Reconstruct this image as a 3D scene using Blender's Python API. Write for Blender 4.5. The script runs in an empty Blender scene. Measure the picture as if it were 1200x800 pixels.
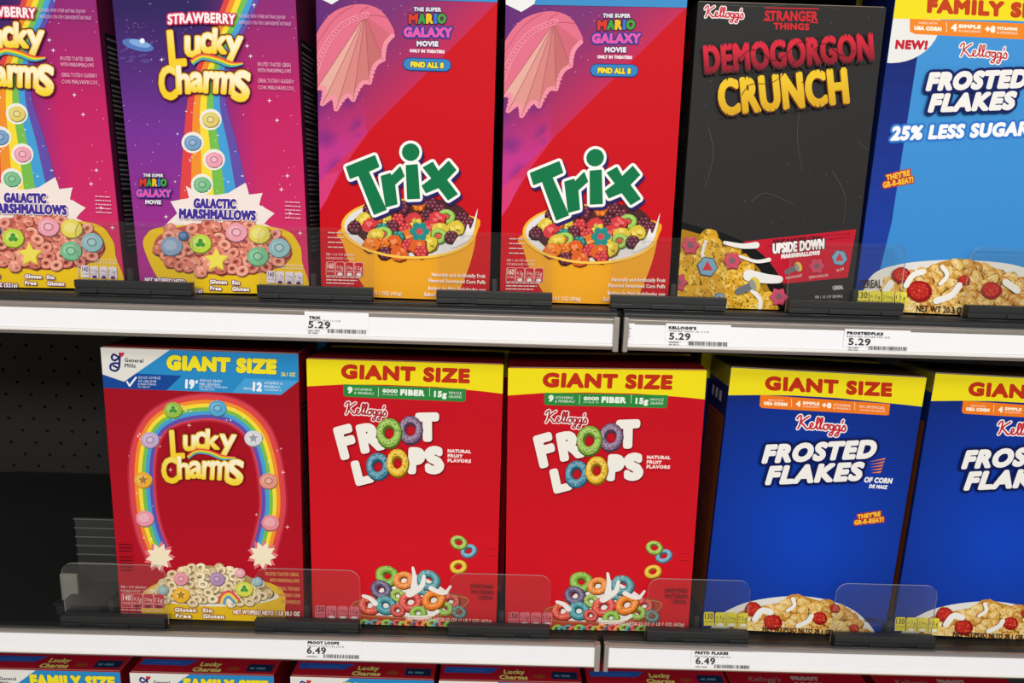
import bpy, math, random
from mathutils import Vector, Matrix
from mathutils.geometry import delaunay_2d_cdt, tessellate_polygon
rng = random.Random(7)
SC = bpy.context.scene
COL = SC.collection
R = math.radians

# ---------------------------------------------------------------- camera
CAMZ = 1.50
CAM = Vector((0.0, -0.78, CAMZ))
PITCH, ROLL, YAW, FPX = 0.186844, 0.029311, 0.005909, 800.0
fwd = Vector((math.sin(YAW) * math.cos(PITCH), math.cos(YAW) * math.cos(PITCH), -math.sin(PITCH)))
rt0 = Vector((math.cos(YAW), -math.sin(YAW), 0)); up0 = rt0.cross(fwd)
rt = rt0 * math.cos(ROLL) + up0 * math.sin(ROLL); up = up0 * math.cos(ROLL) - rt0 * math.sin(ROLL)
cd = bpy.data.cameras.new('camera'); cam = bpy.data.objects.new('camera', cd); COL.objects.link(cam)
cd.sensor_width = 36; cd.lens = FPX * 36 / 1200; cd.clip_start = 0.02
M = Matrix((rt, up, -fwd)).transposed().to_4x4(); M.translation = CAM
cam.matrix_world = M
SC.camera = cam

# ---------------------------------------------------------------- world and ceiling lights
SC.view_settings.view_transform = 'Standard'; SC.view_settings.look = 'None'
SC.view_settings.gamma = 1; SC.view_settings.use_curve_mapping = False
SC.view_settings.exposure = 0.0
W = bpy.data.worlds.new('aisle_light'); SC.world = W; W.use_nodes = True
bg = W.node_tree.nodes['Background']; bg.inputs[0].default_value = (1.0, 0.98, 0.95, 1); bg.inputs[1].default_value = 0.27
def area(name, loc, tgt, sx, sy, power, col=(1, 0.975, 0.94)):
    l = bpy.data.lights.new(name, 'AREA'); l.shape = 'RECTANGLE'; l.size = sx; l.size_y = sy; l.energy = power; l.color = col
    o = bpy.data.objects.new(name, l); COL.objects.link(o); o.location = loc
    o.rotation_euler = (Vector(tgt) - Vector(loc)).to_track_quat('-Z', 'Y').to_euler()
area('ceiling_lamp', (0.0, -2.0, 3.3), (0, 0, 1.2), 3.6, 0.5, 22)
area('ceiling_lamp', (0.3, -3.6, 3.0), (0, 0, 1.0), 3.6, 0.6, 110)

# ---------------------------------------------------------------- materials
def lin(c): return tuple(((x / 255) / 12.92 if x / 255 <= .04045 else ((x / 255 + .055) / 1.055) ** 2.4) for x in c)
def mat(name, rgb, rough=.5, metal=0., bump=0, scale=400, coat=0, vary=0):
    m = bpy.data.materials.new(name); m.use_nodes = True; nt = m.node_tree; b = nt.nodes['Principled BSDF']
    b.inputs['Base Color'].default_value = (*lin(rgb), 1); b.inputs['Roughness'].default_value = rough
    b.inputs['Metallic'].default_value = metal; b.inputs['Coat Weight'].default_value = coat
    tc = nt.nodes.new('ShaderNodeTexCoord'); nz = nt.nodes.new('ShaderNodeTexNoise'); nz.inputs['Scale'].default_value = scale
    nt.links.new(tc.outputs['Object'], nz.inputs['Vector'])
    if vary:
        mx = nt.nodes.new('ShaderNodeMix'); mx.data_type = 'RGBA'; mx.inputs[6].default_value = (*lin(rgb), 1)
        mx.inputs[7].default_value = (*[v * (1 - vary) for v in lin(rgb)], 1)
        nt.links.new(nz.outputs['Fac'], mx.inputs[0]); nt.links.new(mx.outputs[2], b.inputs['Base Color'])
    if bump:
        bp = nt.nodes.new('ShaderNodeBump'); bp.inputs['Strength'].default_value = bump; bp.inputs['Distance'].default_value = .0004
        nt.links.new(nz.outputs['Fac'], bp.inputs['Height']); nt.links.new(bp.outputs['Normal'], b.inputs['Normal'])
    return m
def printed(name, rough, spec=.5):
    m = bpy.data.materials.new(name); m.use_nodes = True; nt = m.node_tree; b = nt.nodes['Principled BSDF']
    a = nt.nodes.new('ShaderNodeAttribute'); a.attribute_name = 'Col'
    nt.links.new(a.outputs['Color'], b.inputs['Base Color']); b.inputs['Roughness'].default_value = rough
    b.inputs['Specular IOR Level'].default_value = spec
    nz = nt.nodes.new('ShaderNodeTexNoise'); nz.inputs['Scale'].default_value = 5; nz.inputs['Detail'].default_value = 2
    tc = nt.nodes.new('ShaderNodeTexCoord'); nt.links.new(tc.outputs['Object'], nz.inputs['Vector'])
    bp = nt.nodes.new('ShaderNodeBump'); bp.inputs['Strength'].default_value = .25; bp.inputs['Distance'].default_value = .004
    nt.links.new(nz.outputs['Fac'], bp.inputs['Height']); nt.links.new(bp.outputs['Normal'], b.inputs['Normal'])
    return m
M_CARD = printed('printed_card', .5, .07)
M_PAPER = printed('printed_paper', .6, .2)
M_BLACK = mat('black_plastic', (34, 35, 36), .42, bump=.2)
M_DARK = mat('dark_shelf_paint', (16, 15, 15), .6, bump=.15)
M_PEG = mat('pegboard_paint', (30, 26, 22), .7, bump=.2)
M_RAIL = mat('rail_aluminium', (176, 168, 160), .38, metal=.55, vary=.15, scale=60)
M_BRIGHT = mat('rail_bright_edge', (235, 232, 228), .3)
M_WHITE = mat('label_channel_white', (248, 248, 252), .35, vary=.03, scale=30)
M_GREY = mat('grey_divider_plastic', (120, 120, 112), .5)
M_FLOOR = mat('floor_tile', (190, 186, 178), .3, vary=.1, scale=3)
def clear(name, tint, gloss, haze):
    m = bpy.data.materials.new(name); m.use_nodes = True; nt = m.node_tree; nt.nodes.clear()
    o = nt.nodes.new('ShaderNodeOutputMaterial'); t = nt.nodes.new('ShaderNodeBsdfTransparent'); t.inputs[0].default_value = (*tint, 1)
    g = nt.nodes.new('ShaderNodeBsdfGlossy'); g.inputs['Roughness'].default_value = .12
    d = nt.nodes.new('ShaderNodeBsdfDiffuse'); d.inputs[0].default_value = (.8, .8, .8, 1)
    fr = nt.nodes.new('ShaderNodeFresnel'); fr.inputs[0].default_value = 1.45
    mul = nt.nodes.new('ShaderNodeMath'); mul.operation = 'MULTIPLY'; mul.inputs[1].default_value = gloss
    m1 = nt.nodes.new('ShaderNodeMixShader'); m2 = nt.nodes.new('ShaderNodeMixShader'); m2.inputs[0].default_value = haze
    L = nt.links.new
    L(fr.outputs[0], mul.inputs[0]); L(mul.outputs[0], m1.inputs[0]); L(t.outputs[0], m1.inputs[1]); L(g.outputs[0], m1.inputs[2])
    L(m1.outputs[0], m2.inputs[1]); L(d.outputs[0], m2.inputs[2]); L(m2.outputs[0], o.inputs['Surface'])
    return m
M_CLEAR = clear('clear_acrylic', (.97, .97, .96), .3, .008)
M_CEDGE = clear('clear_acrylic_edge', (.75, .76, .75), 1.0, .42)  # pale diffuse mix imitates light caught by the plate rim

# ---------------------------------------------------------------- object helpers
def empty(name, label, cat, group=None, loc=(0, 0, 0)):
    o = bpy.data.objects.new(name, None); COL.objects.link(o); o.location = loc; o.empty_display_size = .02
    tag(o, label, cat, group); return o
def tag(o, label=None, cat=None, group=None, kind=None):
    for k, v in (('label', label), ('category', cat), ('group', group), ('kind', kind)):
        if v: o[k] = v
    return o
def link(name, me, parent=None):
    o = bpy.data.objects.new(name, me); COL.objects.link(o)
    if parent: o.parent = parent
    return o
def mesh(name, verts, faces, mats, parent=None, fm=None, smooth=False):
    me = bpy.data.meshes.new(name); me.from_pydata([tuple(v) for v in verts], [], faces)
    for m in (mats if isinstance(mats, (list, tuple)) else [mats]): me.materials.append(m)
    if fm:
        for p, i in zip(me.polygons, fm): p.material_index = i
    if smooth:
        for p in me.polygons: p.use_smooth = True
    me.update(); return link(name, me, parent)
def bevel(o, w=.0008, seg=2):
    b = o.modifiers.new('bevel', 'BEVEL'); b.width = w; b.segments = seg; b.limit_method = 'ANGLE'; return o
def box_vf(x0, x1, y0, y1, z0, z1, vs, fs):
    b = len(vs); vs += [(x0, y0, z0), (x1, y0, z0), (x1, y1, z0), (x0, y1, z0), (x0, y0, z1), (x1, y0, z1), (x1, y1, z1), (x0, y1, z1)]
    fs += [tuple(b + i for i in f) for f in ((0, 3, 2, 1), (4, 5, 6, 7), (0, 1, 5, 4), (1, 2, 6, 5), (2, 3, 7, 6), (3, 0, 4, 7))]
def boxes(name, bl, m, parent=None, bw=.0006):
    vs, fs = [], []
    for b in bl: box_vf(*b, vs, fs)
    return bevel(mesh(name, vs, fs, m, parent), bw)
def prism_x(name, prof, x0, x1, m, parent=None, bw=0):
    """profile [(y,z)] extruded along x"""
    n = len(prof); vs = [(x0, y, z) for y, z in prof] + [(x1, y, z) for y, z in prof]
    fs = [tuple(range(n - 1, -1, -1)), tuple(range(n, 2 * n))] + [(i, (i + 1) % n, (i + 1) % n + n, i + n) for i in range(n)]
    o = mesh(name, vs, fs, m, parent)
    if bw: bevel(o, bw)
    return o
def prism_y(name, prof, y0, y1, mats, parent=None):
    """outline [(x,z)] extruded along y; first material on the two faces, second on the rim"""
    n = len(prof); vs = [(x, y0, z) for x, z in prof] + [(x, y1, z) for x, z in prof]
    fs = [tuple(range(n)), tuple(range(2 * n - 1, n - 1, -1))] + [(i + n, (i + 1) % n + n, (i + 1) % n, i) for i in range(n)]
    return mesh(name, vs, fs, mats, parent, fm=[0, 0] + [len(mats) - 1] * n)

# ---------------------------------------------------------------- printing: flat artwork laid on a face
class Face:
    """a rectangular face: origin at its lower left corner, u to the right, v up, n towards the viewer.
    P() reads a point measured on the photograph off as millimetre-true coordinates of that face."""
    def __init__(s, o, u, v, w, h): s.o, s.u, s.v, s.w, s.h = Vector(o), Vector(u).normalized(), Vector(v).normalized(), w, h
    def P(s, px, py):
        d = fwd + rt * ((px - 600) / FPX) - up * ((py - 400) / FPX)
        n = s.u.cross(s.v); t = (s.o - CAM).dot(n) / d.dot(n); q = CAM + d * t - s.o
        return (q.dot(s.u), q.dot(s.v))
    def inv(s, u, v):
        d = s.o + s.u * u + s.v * v - CAM; z = d.dot(fwd)
        return (600 + FPX * d.dot(rt) / z, 400 - FPX * d.dot(up) / z)

GL = {}
def glyphs(body, shear=0.0, res=3, sp=1.06):
    k = (body, shear, res, round(sp, 2))
    if k in GL: return GL[k]
    d = bpy.data.curves.new('t', 'FONT'); d.body = body; d.fill_mode = 'FRONT'; d.size = 1; d.shear = shear; d.resolution_u = res
    d.space_character = k[3]
    o = bpy.data.objects.new('t', d); COL.objects.link(o)
    me = bpy.data.meshes.new_from_object(o.evaluated_get(bpy.context.evaluated_depsgraph_get()))
    V = [(v.co.x, v.co.y) for v in me.vertices]; T = [tuple(p.vertices) for p in me.polygons]
    bpy.data.objects.remove(o); bpy.data.meshes.remove(me); bpy.data.curves.remove(d)
    # weld and find the outline
    key = {}; idx = []
    for v in V:
        q = (round(v[0], 5), round(v[1], 5)); idx.append(key.setdefault(q, len(key)))
    V = list(key); T = [tuple(idx[i] for i in t) for t in T]; T = [t for t in T if len(set(t)) == len(t)]
    ec = {}
    for t in T:
        for a, b in zip(t, t[1:] + t[:1]): ec[frozenset((a, b))] = ec.get(frozenset((a, b)), 0) + 1
    E_ = [tuple(e) for e, c in ec.items() if c == 1]
    GL[k] = (V, T, E_); return GL[k]

def union(polys):
    """merge overlapping convex polygons (given in metres) into clean triangles"""
    V, F, Q = [], [], []
    for p in polys:
        a = sum(p[i][0] * p[(i + 1) % len(p)][1] - p[(i + 1) % len(p)][0] * p[i][1] for i in range(len(p)))
        if abs(a) < 4e-11: continue
        if a < 0: p = p[::-1]
        q = [(x * 1000, y * 1000) for x, y in p]; Q.append((min(x for x, y in q), max(x for x, y in q), min(y for x, y in q), max(y for x, y in q), q))
        F.append(list(range(len(V), len(V) + len(p)))); V += [Vector(t) for t in q]
    if not F: return []
    v, e, f, ov, oe, of = delaunay_2d_cdt(V, [], F, 0, 1e-4)
    out = []
    for t in f:
        P = [(v[i].x, v[i].y) for i in t]; cx = sum(p[0] for p in P) / 3; cy = sum(p[1] for p in P) / 3
        for x0, x1, y0, y1, q in Q:
            if x0 <= cx <= x1 and y0 <= cy <= y1:
                ok = True
                for i in range(len(q)):
                    (ax, ay), (bx, by) = q[i - 1], q[i]
                    if (bx - ax) * (cy - ay) - (by - ay) * (cx - ax) < -1e-6: ok = False; break
                if ok: out.append([(x / 1000, y / 1000) for x, y in P]); break
    return out
def capsule_polys(pts, rr, closed=False, n=8):
    out = []
    for i, (x, y) in enumerate(pts):
        r = rr[i]
        out.append([(x + r * math.cos(k * 2 * math.pi / n + .2), y + r * math.sin(k * 2 * math.pi / n + .2)) for k in range(n)])
    m = len(pts) if closed else len(pts) - 1
    for i in range(m):
        (x0, y0), (x1, y1) = pts[i], pts[(i + 1) % len(pts)]; l = math.hypot(x1 - x0, y1 - y0)
        if l < 1e-7: continue
        nx, ny = -(y1 - y0) / l, (x1 - x0) / l; a, b = rr[i], rr[(i + 1) % len(pts)]
        out.append([(x0 + nx * a, y0 + ny * a), (x0 - nx * a, y0 - ny * a), (x1 - nx * b, y1 - ny * b), (x1 + nx * b, y1 + ny * b)])
    return out
def spline(pts, k=6, closed=False):
    n = len(pts); out = []
    g = (lambda i: pts[i % n]) if closed else (lambda i: pts[max(0, min(n - 1, i))])
    for i in range(n if closed else n - 1):
        p0, p1, p2, p3 = g(i - 1), g(i), g(i + 1), g(i + 2)
        for j in range(k):
            t = j / k
            out.append(tuple(.5 * (2 * b + (c - a) * t + (2 * a - 5 * b + 4 * c - d) * t * t + (3 * b - a - 3 * c + d) * t ** 3) for a, b, c, d in zip(p0, p1, p2, p3)))
    if not closed: out.append(tuple(pts[-1]))
    return out
def shade(c, f): return tuple(max(0, min(255, x * f)) for x in c)
def mixc(a, b, t): t = max(0, min(1, t)); return tuple(x + (y - x) * t for x, y in zip(a, b))

class Art:
    def __init__(s, face, px=True):
        s.f = face; s.V = []; s.F = []; s.C = []; s.z = 0.00025; s.px = px; s.scale()
    def scale(s):
        a = s.f.P(*s.f.inv(s.f.w / 2, s.f.h / 2)); b0 = s.f.inv(s.f.w / 2, s.f.h / 2)
        b = s.f.P(b0[0] + 1, b0[1]); s.k = abs(b[0] - a[0]) if s.px else 1.0
    def m(s, p): return s.f.P(*p) if s.px else p
    def _clip(s, poly):
        for ax, val, sg in ((0, 0.0003, 1), (0, s.f.w - .0003, -1), (1, 0.0003, 1), (1, s.f.h - .0003, -1)):
            out = []
            for i in range(len(poly)):
                a, b = poly[i - 1], poly[i]; ia, ib = (a[ax] - val) * sg >= 0, (b[ax] - val) * sg >= 0
                if ia != ib:
                    t = (val - a[ax]) / (b[ax] - a[ax]); out.append(tuple(p + (q - p) * t for p, q in zip(a, b)))
                if ib: out.append(b)
            poly = out
            if len(poly) < 3: return None
        return poly
    def _add(s, polys, col, dz=3e-6):
        s.z += dz
        c = lin(col) if not callable(col) else None
        for p in polys:
            p = s._clip(list(p))
            if not p: continue
            a = sum(p[i][0] * p[(i + 1) % len(p)][1] - p[(i + 1) % len(p)][0] * p[i][1] for i in range(len(p)))
            if a < 0: p = p[::-1]
            if abs(a) < 1e-11: continue
            b = len(s.V); s.V += [(x, y, s.z) for x, y in p]; s.F.append(tuple(range(b, b + len(p))))
            s.C += [(c if c else lin(col(x, y))) for x, y in p]
    def tri(s, pts):
        t = tessellate_polygon([[Vector((x, y, 0)) for x, y in pts]]); return [[pts[i] for i in q] for q in t]
    def poly(s, pts, col): s._add(s.tri([s.m(p) for p in pts]), col)
    def spoly(s, pts, col, k=5): s._add(s.tri([s.m(p) for p in spline(pts, k, True)]), col)
    def grid(s, fn, nx=12, ny=18, region=None):
        w, h = s.f.w, s.f.h; q = []
        for i in range(nx):
            for j in range(ny):
                q.append([(w * a / nx, h * b / ny) for a, b in ((i, j), (i + 1, j), (i + 1, j + 1), (i, j + 1))])
        s._add(q, lambda u, v: fn(*(s.f.inv(u, v) if s.px else (u, v))))
    def ell(s, cx, cy, rx, ry, col, rot=0, n=18, wob=0, a0=0, a1=360):
        r = R(rot); pts = []
        full = a1 - a0 >= 359.9
        for k in range(n if full else n + 1):
            t = R(a0 + (a1 - a0) * k / n); q = 1 + (rng.uniform(-wob, wob) if wob else 0)
            x, y = rx * q * math.cos(t), ry * q * math.sin(t)
            pts.append((cx + x * math.cos(r) - y * math.sin(r), cy + x * math.sin(r) + y * math.cos(r)))
        s.poly(pts, col)
    def ring(s, cx, cy, rx, ry, ix, iy, col, rot=0, n=22, wob=0, a0=0, a1=360):
        r = R(rot); o = []; i_ = []
        for k in range(n + 1):
            t = R(a0 + (a1 - a0) * k / n)
            for L, ax, ay in ((o, rx, ry), (i_, ix, iy)):
                q = 1 + (rng.uniform(-wob, wob) if wob else 0)
                x, y = ax * q * math.cos(t), ay * q * math.sin(t)
                L.append(s.m((cx + x * math.cos(r) - y * math.sin(r), cy + x * math.sin(r) + y * math.cos(r))))
        if a1 - a0 >= 359.9: o[-1] = o[0]; i_[-1] = i_[0]
        s._add([[o[k], o[k + 1], i_[k + 1], i_[k]] for k in range(n)], col)
    def stroke(s, pts, w, col, k=5, sm=True, out=0):
        if sm and len(pts) > 2: pts = spline(pts, k)
        n = len(pts); ws = [w[0] + (w[1] - w[0]) * i / (n - 1) for i in range(n)] if isinstance(w, (tuple, list)) else [w] * n
        s._add(union(capsule_polys([s.m(p) for p in pts], [(x / 2 + out) * s.k for x in ws])), col)
    def _expand(s, V, T, E_, r, col):
        if r <= 0: s._add([[V[i] for i in t] for t in T], col); return
        par = list(range(len(V)))
        def find(i):
            while par[i] != i: par[i] = par[par[i]]; i = par[i]
            return i
        for t in T:
            for i in t[1:]: par[find(i)] = find(t[0])
        comp = {}
        for t in T: comp.setdefault(find(t[0]), ([], []))[0].append(t)
        for e in E_: comp.setdefault(find(e[0]), ([], []))[1].append(e)
        n = 10 if r > .0006 else 6; first = True
        for ts, es in comp.values():
            ps = [[V[i] for i in t] for t in ts]; inc = {}
            for a, b in es: inc.setdefault(a, []).append(b); inc.setdefault(b, []).append(a)
            for a, b in es:
                (x0, y0), (x1, y1) = V[a], V[b]; l = math.hypot(x1 - x0, y1 - y0)
                if l < 1e-8: continue
                nx, ny = -(y1 - y0) / l * r, (x1 - x0) / l * r
                ps.append([(x0 + nx, y0 + ny), (x0 - nx, y0 - ny), (x1 - nx, y1 - ny), (x1 + nx, y1 + ny)])
            for i, nb in inc.items():
                x, y = V[i]
                if len(nb) == 2:
                    (ax, ay), (bx, by) = V[nb[0]], V[nb[1]]; ax, ay, bx, by = x - ax, y - ay, bx - x, by - y
                    la, lb = math.hypot(ax, ay), math.hypot(bx, by)
                    if la > 1e-8 and lb > 1e-8 and (ax * bx + ay * by) / la / lb > .7:
                        for sg in (1, -1): ps.append([(x, y), (x - ay / la * r * sg, y + ax / la * r * sg), (x - by / lb * r * sg, y + bx / lb * r * sg)])
                        continue
                ps.append([(x + r * math.cos(k * 2 * math.pi / n + .3), y + r * math.sin(k * 2 * math.pi / n + .3)) for k in range(n)])
            s._add(union(ps), col, 3e-6 if first else 4e-7); first = False
    def text(s, body, x0, y0, x1, y1, h, col, bold=0, lines=(), shear=0, off=(0, 0), arc=0, h2=None, res=2, per=None):
        """body starting with ~ is small print the photo leaves unreadable: word-long dashes; else one line of lettering; baseline from (x0,y0) to (x1,y1), capitals h high; lines = [(extra width, colour)] beneath it"""
        if body[0] == '~':
            n = len(body) - 1; i = 0
            while i < n:
                j = min(n, i + rng.randint(3, 8)); q = h * .62
                p = [(x0 + (x1 - x0) * t / n, y0 + (y1 - y0) * t / n) for t in (i, j - .8)]; sg = -1 if s.px else 1
                s.poly([p[0], p[1], (p[1][0], p[1][1] + sg * q), (p[0][0], p[0][1] + sg * q)], col); i = j
            return
        if s.px and h < 3.3: bold = 0
        if s.px: res = 4 if h > 10 else (3 if h > 5 else res)
        V, T, E_ = glyphs(body, shear, res, 1.04 + 1.1 * bold / h)
        xa, xb = min(v[0] for v in V), max(v[0] for v in V); cap = .69; xe = bold
        x0, y0, x1, y1 = x0 + xe, y0 + (y1 - y0) * xe / (x1 - x0), x1 - xe, y1 - (y1 - y0) * xe / (x1 - x0)
        h = max(h * .4, h - 2 * bold) if bold else h
        if h2: h2 = h2 - 2 * bold
        off = (off[0], off[1] - bold) if s.px else (off[0], off[1] + bold)
        h2 = h2 or h
        tx, ty = x1 - x0, y1 - y0; L = math.hypot(tx, ty); sg = -1 if s.px else 1; nx, ny = (-ty / L, tx / L)
        if s.px: nx, ny = ty / L, -tx / L
        if s.px and ny > 0: nx, ny = -nx, -ny
        W = []
        for x, y in V:
            t = (x - xa) / (xb - xa); q = y / cap * (h + (h2 - h) * t) + arc * 4 * t * (1 - t)
            W.append(s.m((x0 + tx * t + nx * q + off[0], y0 + ty * t + ny * q + off[1])))
        for ex, c in lines: s._expand(W, T, E_, (bold + ex) * s.k, c)
        s._expand(W, T, E_, bold * s.k, col)
    def glyph(s, ch, x0, yt, x1, yb, col, bold=0, lines=(), rot=0, shear=0, off=(0, 0)):
        """one letter fitted to the rectangle x0..x1, yt..yb (before expansion by bold), turned by rot"""
        V, T, E_ = glyphs(ch, shear, 3)
        xa, xb = min(v[0] for v in V), max(v[0] for v in V); ya, yb_ = min(v[1] for v in V), max(v[1] for v in V)
        x0 += bold; x1 -= bold; yt += bold; yb -= bold
        cx, cy = (x0 + x1) / 2, (yt + yb) / 2; r = R(rot); W = []
        for x, y in V:
            a = x0 + (x - xa) / (xb - xa) * (x1 - x0) - cx; b = yb - (y - ya) / (yb_ - ya) * (yb - yt) - cy
            W.append(s.m((cx + a * math.cos(r) - b * math.sin(r) + off[0], cy + a * math.sin(r) + b * math.cos(r) + off[1])))
        for ex, c in lines: s._expand(W, T, E_, (bold + ex) * s.k, c)
        if col: s._expand(W, T, E_, bold * s.k, col)
    def build(s, name, parent, xf, m=None):
        vs = [xf(*v) for v in s.V]; me = bpy.data.meshes.new(name); me.from_pydata(vs, [], s.F); me.materials.append(m or M_CARD)
        ca = me.color_attributes.new('Col', 'FLOAT_COLOR', 'CORNER'); k = 0; buf = []
        for f in s.F:
            for i in f: buf += [*s.C[i], 1]
        ca.data.foreach_set('color', buf); me.update()
        return link(name, me, parent)

# ---- pieces of pictures
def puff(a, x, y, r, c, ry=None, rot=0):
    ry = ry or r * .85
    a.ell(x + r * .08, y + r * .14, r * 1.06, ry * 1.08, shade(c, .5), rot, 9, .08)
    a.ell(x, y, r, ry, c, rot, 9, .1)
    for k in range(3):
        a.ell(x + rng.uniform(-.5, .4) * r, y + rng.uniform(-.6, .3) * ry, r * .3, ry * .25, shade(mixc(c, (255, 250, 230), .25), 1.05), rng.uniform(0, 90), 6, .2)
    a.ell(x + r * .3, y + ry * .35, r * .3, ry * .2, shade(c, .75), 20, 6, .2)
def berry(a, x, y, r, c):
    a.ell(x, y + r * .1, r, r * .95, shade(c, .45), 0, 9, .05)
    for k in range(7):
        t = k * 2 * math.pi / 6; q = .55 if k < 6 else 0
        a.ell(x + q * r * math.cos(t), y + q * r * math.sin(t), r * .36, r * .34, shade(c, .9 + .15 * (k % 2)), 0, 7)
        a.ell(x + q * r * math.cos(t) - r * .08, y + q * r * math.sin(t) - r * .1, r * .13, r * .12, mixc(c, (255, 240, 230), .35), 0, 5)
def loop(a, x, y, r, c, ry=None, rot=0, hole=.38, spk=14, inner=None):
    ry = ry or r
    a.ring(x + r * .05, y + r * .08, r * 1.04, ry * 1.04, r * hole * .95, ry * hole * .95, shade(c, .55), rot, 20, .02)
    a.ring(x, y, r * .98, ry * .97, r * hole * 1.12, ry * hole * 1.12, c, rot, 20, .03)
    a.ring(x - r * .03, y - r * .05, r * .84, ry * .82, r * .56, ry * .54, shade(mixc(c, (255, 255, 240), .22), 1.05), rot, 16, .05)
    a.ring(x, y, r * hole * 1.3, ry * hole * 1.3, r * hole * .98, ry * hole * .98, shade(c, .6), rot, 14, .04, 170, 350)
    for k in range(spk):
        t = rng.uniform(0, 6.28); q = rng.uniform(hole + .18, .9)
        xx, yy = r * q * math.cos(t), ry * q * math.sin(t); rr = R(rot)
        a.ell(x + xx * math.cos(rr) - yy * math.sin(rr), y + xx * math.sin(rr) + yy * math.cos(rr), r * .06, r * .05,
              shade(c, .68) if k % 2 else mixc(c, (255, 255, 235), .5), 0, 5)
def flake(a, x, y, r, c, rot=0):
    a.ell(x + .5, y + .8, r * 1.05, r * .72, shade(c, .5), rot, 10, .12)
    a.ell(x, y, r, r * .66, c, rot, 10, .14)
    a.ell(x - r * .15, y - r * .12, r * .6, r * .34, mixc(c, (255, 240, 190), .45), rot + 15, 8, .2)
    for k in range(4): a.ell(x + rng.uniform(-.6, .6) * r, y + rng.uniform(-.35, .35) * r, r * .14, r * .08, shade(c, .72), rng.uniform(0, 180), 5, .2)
def star5(a, x, y, r, c, rot=-90, n=5, q=.5):
    a.poly([(x + (r if k % 2 == 0 else r * q) * math.cos(R(rot + k * 180 / n)), y + (r if k % 2 == 0 else r * q) * math.sin(R(rot + k * 180 / n))) for k in range(2 * n)], c)
def sparkle(a, x, y, r, c=(255, 255, 255)):
    star5(a, x, y, r, c, 0, 4, .22)
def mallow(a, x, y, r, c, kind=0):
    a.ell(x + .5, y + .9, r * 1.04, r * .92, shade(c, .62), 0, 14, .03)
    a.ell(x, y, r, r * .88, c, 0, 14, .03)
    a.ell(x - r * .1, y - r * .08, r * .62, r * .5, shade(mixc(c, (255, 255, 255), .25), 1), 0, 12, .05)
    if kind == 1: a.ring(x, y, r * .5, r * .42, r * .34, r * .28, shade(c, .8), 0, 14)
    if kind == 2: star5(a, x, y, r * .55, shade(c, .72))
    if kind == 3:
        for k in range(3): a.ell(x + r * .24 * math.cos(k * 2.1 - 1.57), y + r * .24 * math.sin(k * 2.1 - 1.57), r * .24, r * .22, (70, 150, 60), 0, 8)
def bands(a, path, cols, sep=0):
    """path [(x,y,width)], the stripes lie side by side across it"""
    P = spline(path, 8); n = len(P); nb = len(cols)
    ed = []
    for i, (x, y, w) in enumerate(P):
        p, q = P[max(0, i - 1)], P[min(n - 1, i + 1)]; l = math.hypot(q[0] - p[0], q[1] - p[1]) or 1
        nx, ny = -(q[1] - p[1]) / l, (q[0] - p[0]) / l
        ed.append([a.m((x + nx * w * (k / nb - .5), y + ny * w * (k / nb - .5))) for k in range(nb + 1)])
    for k, c in enumerate(cols):
        a._add([[ed[i][k], ed[i + 1][k], ed[i + 1][k + 1], ed[i][k + 1]] for i in range(n - 1)], c)
def inpoly(x, y, P):
    c = False
    for i in range(len(P)):
        (x1, y1), (x2, y2) = P[i - 1], P[i]
        if (y1 > y) != (y2 > y) and x < (x2 - x1) * (y - y1) / (y2 - y1) + x1: c = not c
    return c
def heap(region, step, jit=.3):
    P = spline(region, 5, True); xs = [p[0] for p in P]; ys = [p[1] for p in P]; out = []; y = min(ys); row = 0
    while y < max(ys):
        x = min(xs) + (step / 2 if row % 2 else 0)
        while x < max(xs):
            q = (x + rng.uniform(-jit, jit) * step, y + rng.uniform(-jit, jit) * step)
            if inpoly(*q, P): out.append(q)
            x += step
        y += step * .78; row += 1
    return out
def fine(a, lines, x0, x1, y, dy, h, col, slope=0.03):
    for i, t in enumerate(lines): a.text(t, x0, y + i * dy, x1 if not isinstance(x1, list) else x1[i], y + i * dy + slope * ((x1 if not isinstance(x1, list) else x1[i]) - x0), h, col, res=1)
def nutrition(a, x, y, w, h, n, lead, box, ink, slope=.03, oval=None, frame=None):
    bw = w / n
    for i in range(n):
        xx = x + i * bw; yy = y + slope * (xx - x)
        P = [(xx + .6, yy + 1.5), (xx + 2, yy), (xx + bw - 2, yy), (xx + bw - .6, yy + 1.5), (xx + bw - .6, yy + h), (xx + .6, yy + h)]
        if frame: a.poly([(px + (-.5 if px < xx + bw / 2 else .5), py + (-.5 if py < yy + h / 2 else .5)) for px, py in P], frame)
        if box: a.poly(P, box)
        t = lead if i == 0 else ('0.5g', '210mg', '12g')[i - 1]
        a.text(t, xx + 1.6, yy + h * .5, xx + bw - 1.8, yy + h * .5 + slope * bw, h * (.42 if i == 0 else .26), ink, bold=.15 if i == 0 else 0, res=1)
        a.text(('CALORIES', 'SAT FAT', 'SODIUM', 'SUGARS')[i], xx + 1.4, yy + h * .76, xx + bw - 1.6, yy + h * .76 + slope * bw, h * .15, ink, res=1)
        if oval and i: a.ell(xx + bw / 2, yy + h * .9, bw * .28, h * .12, oval, 0, 10)

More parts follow.
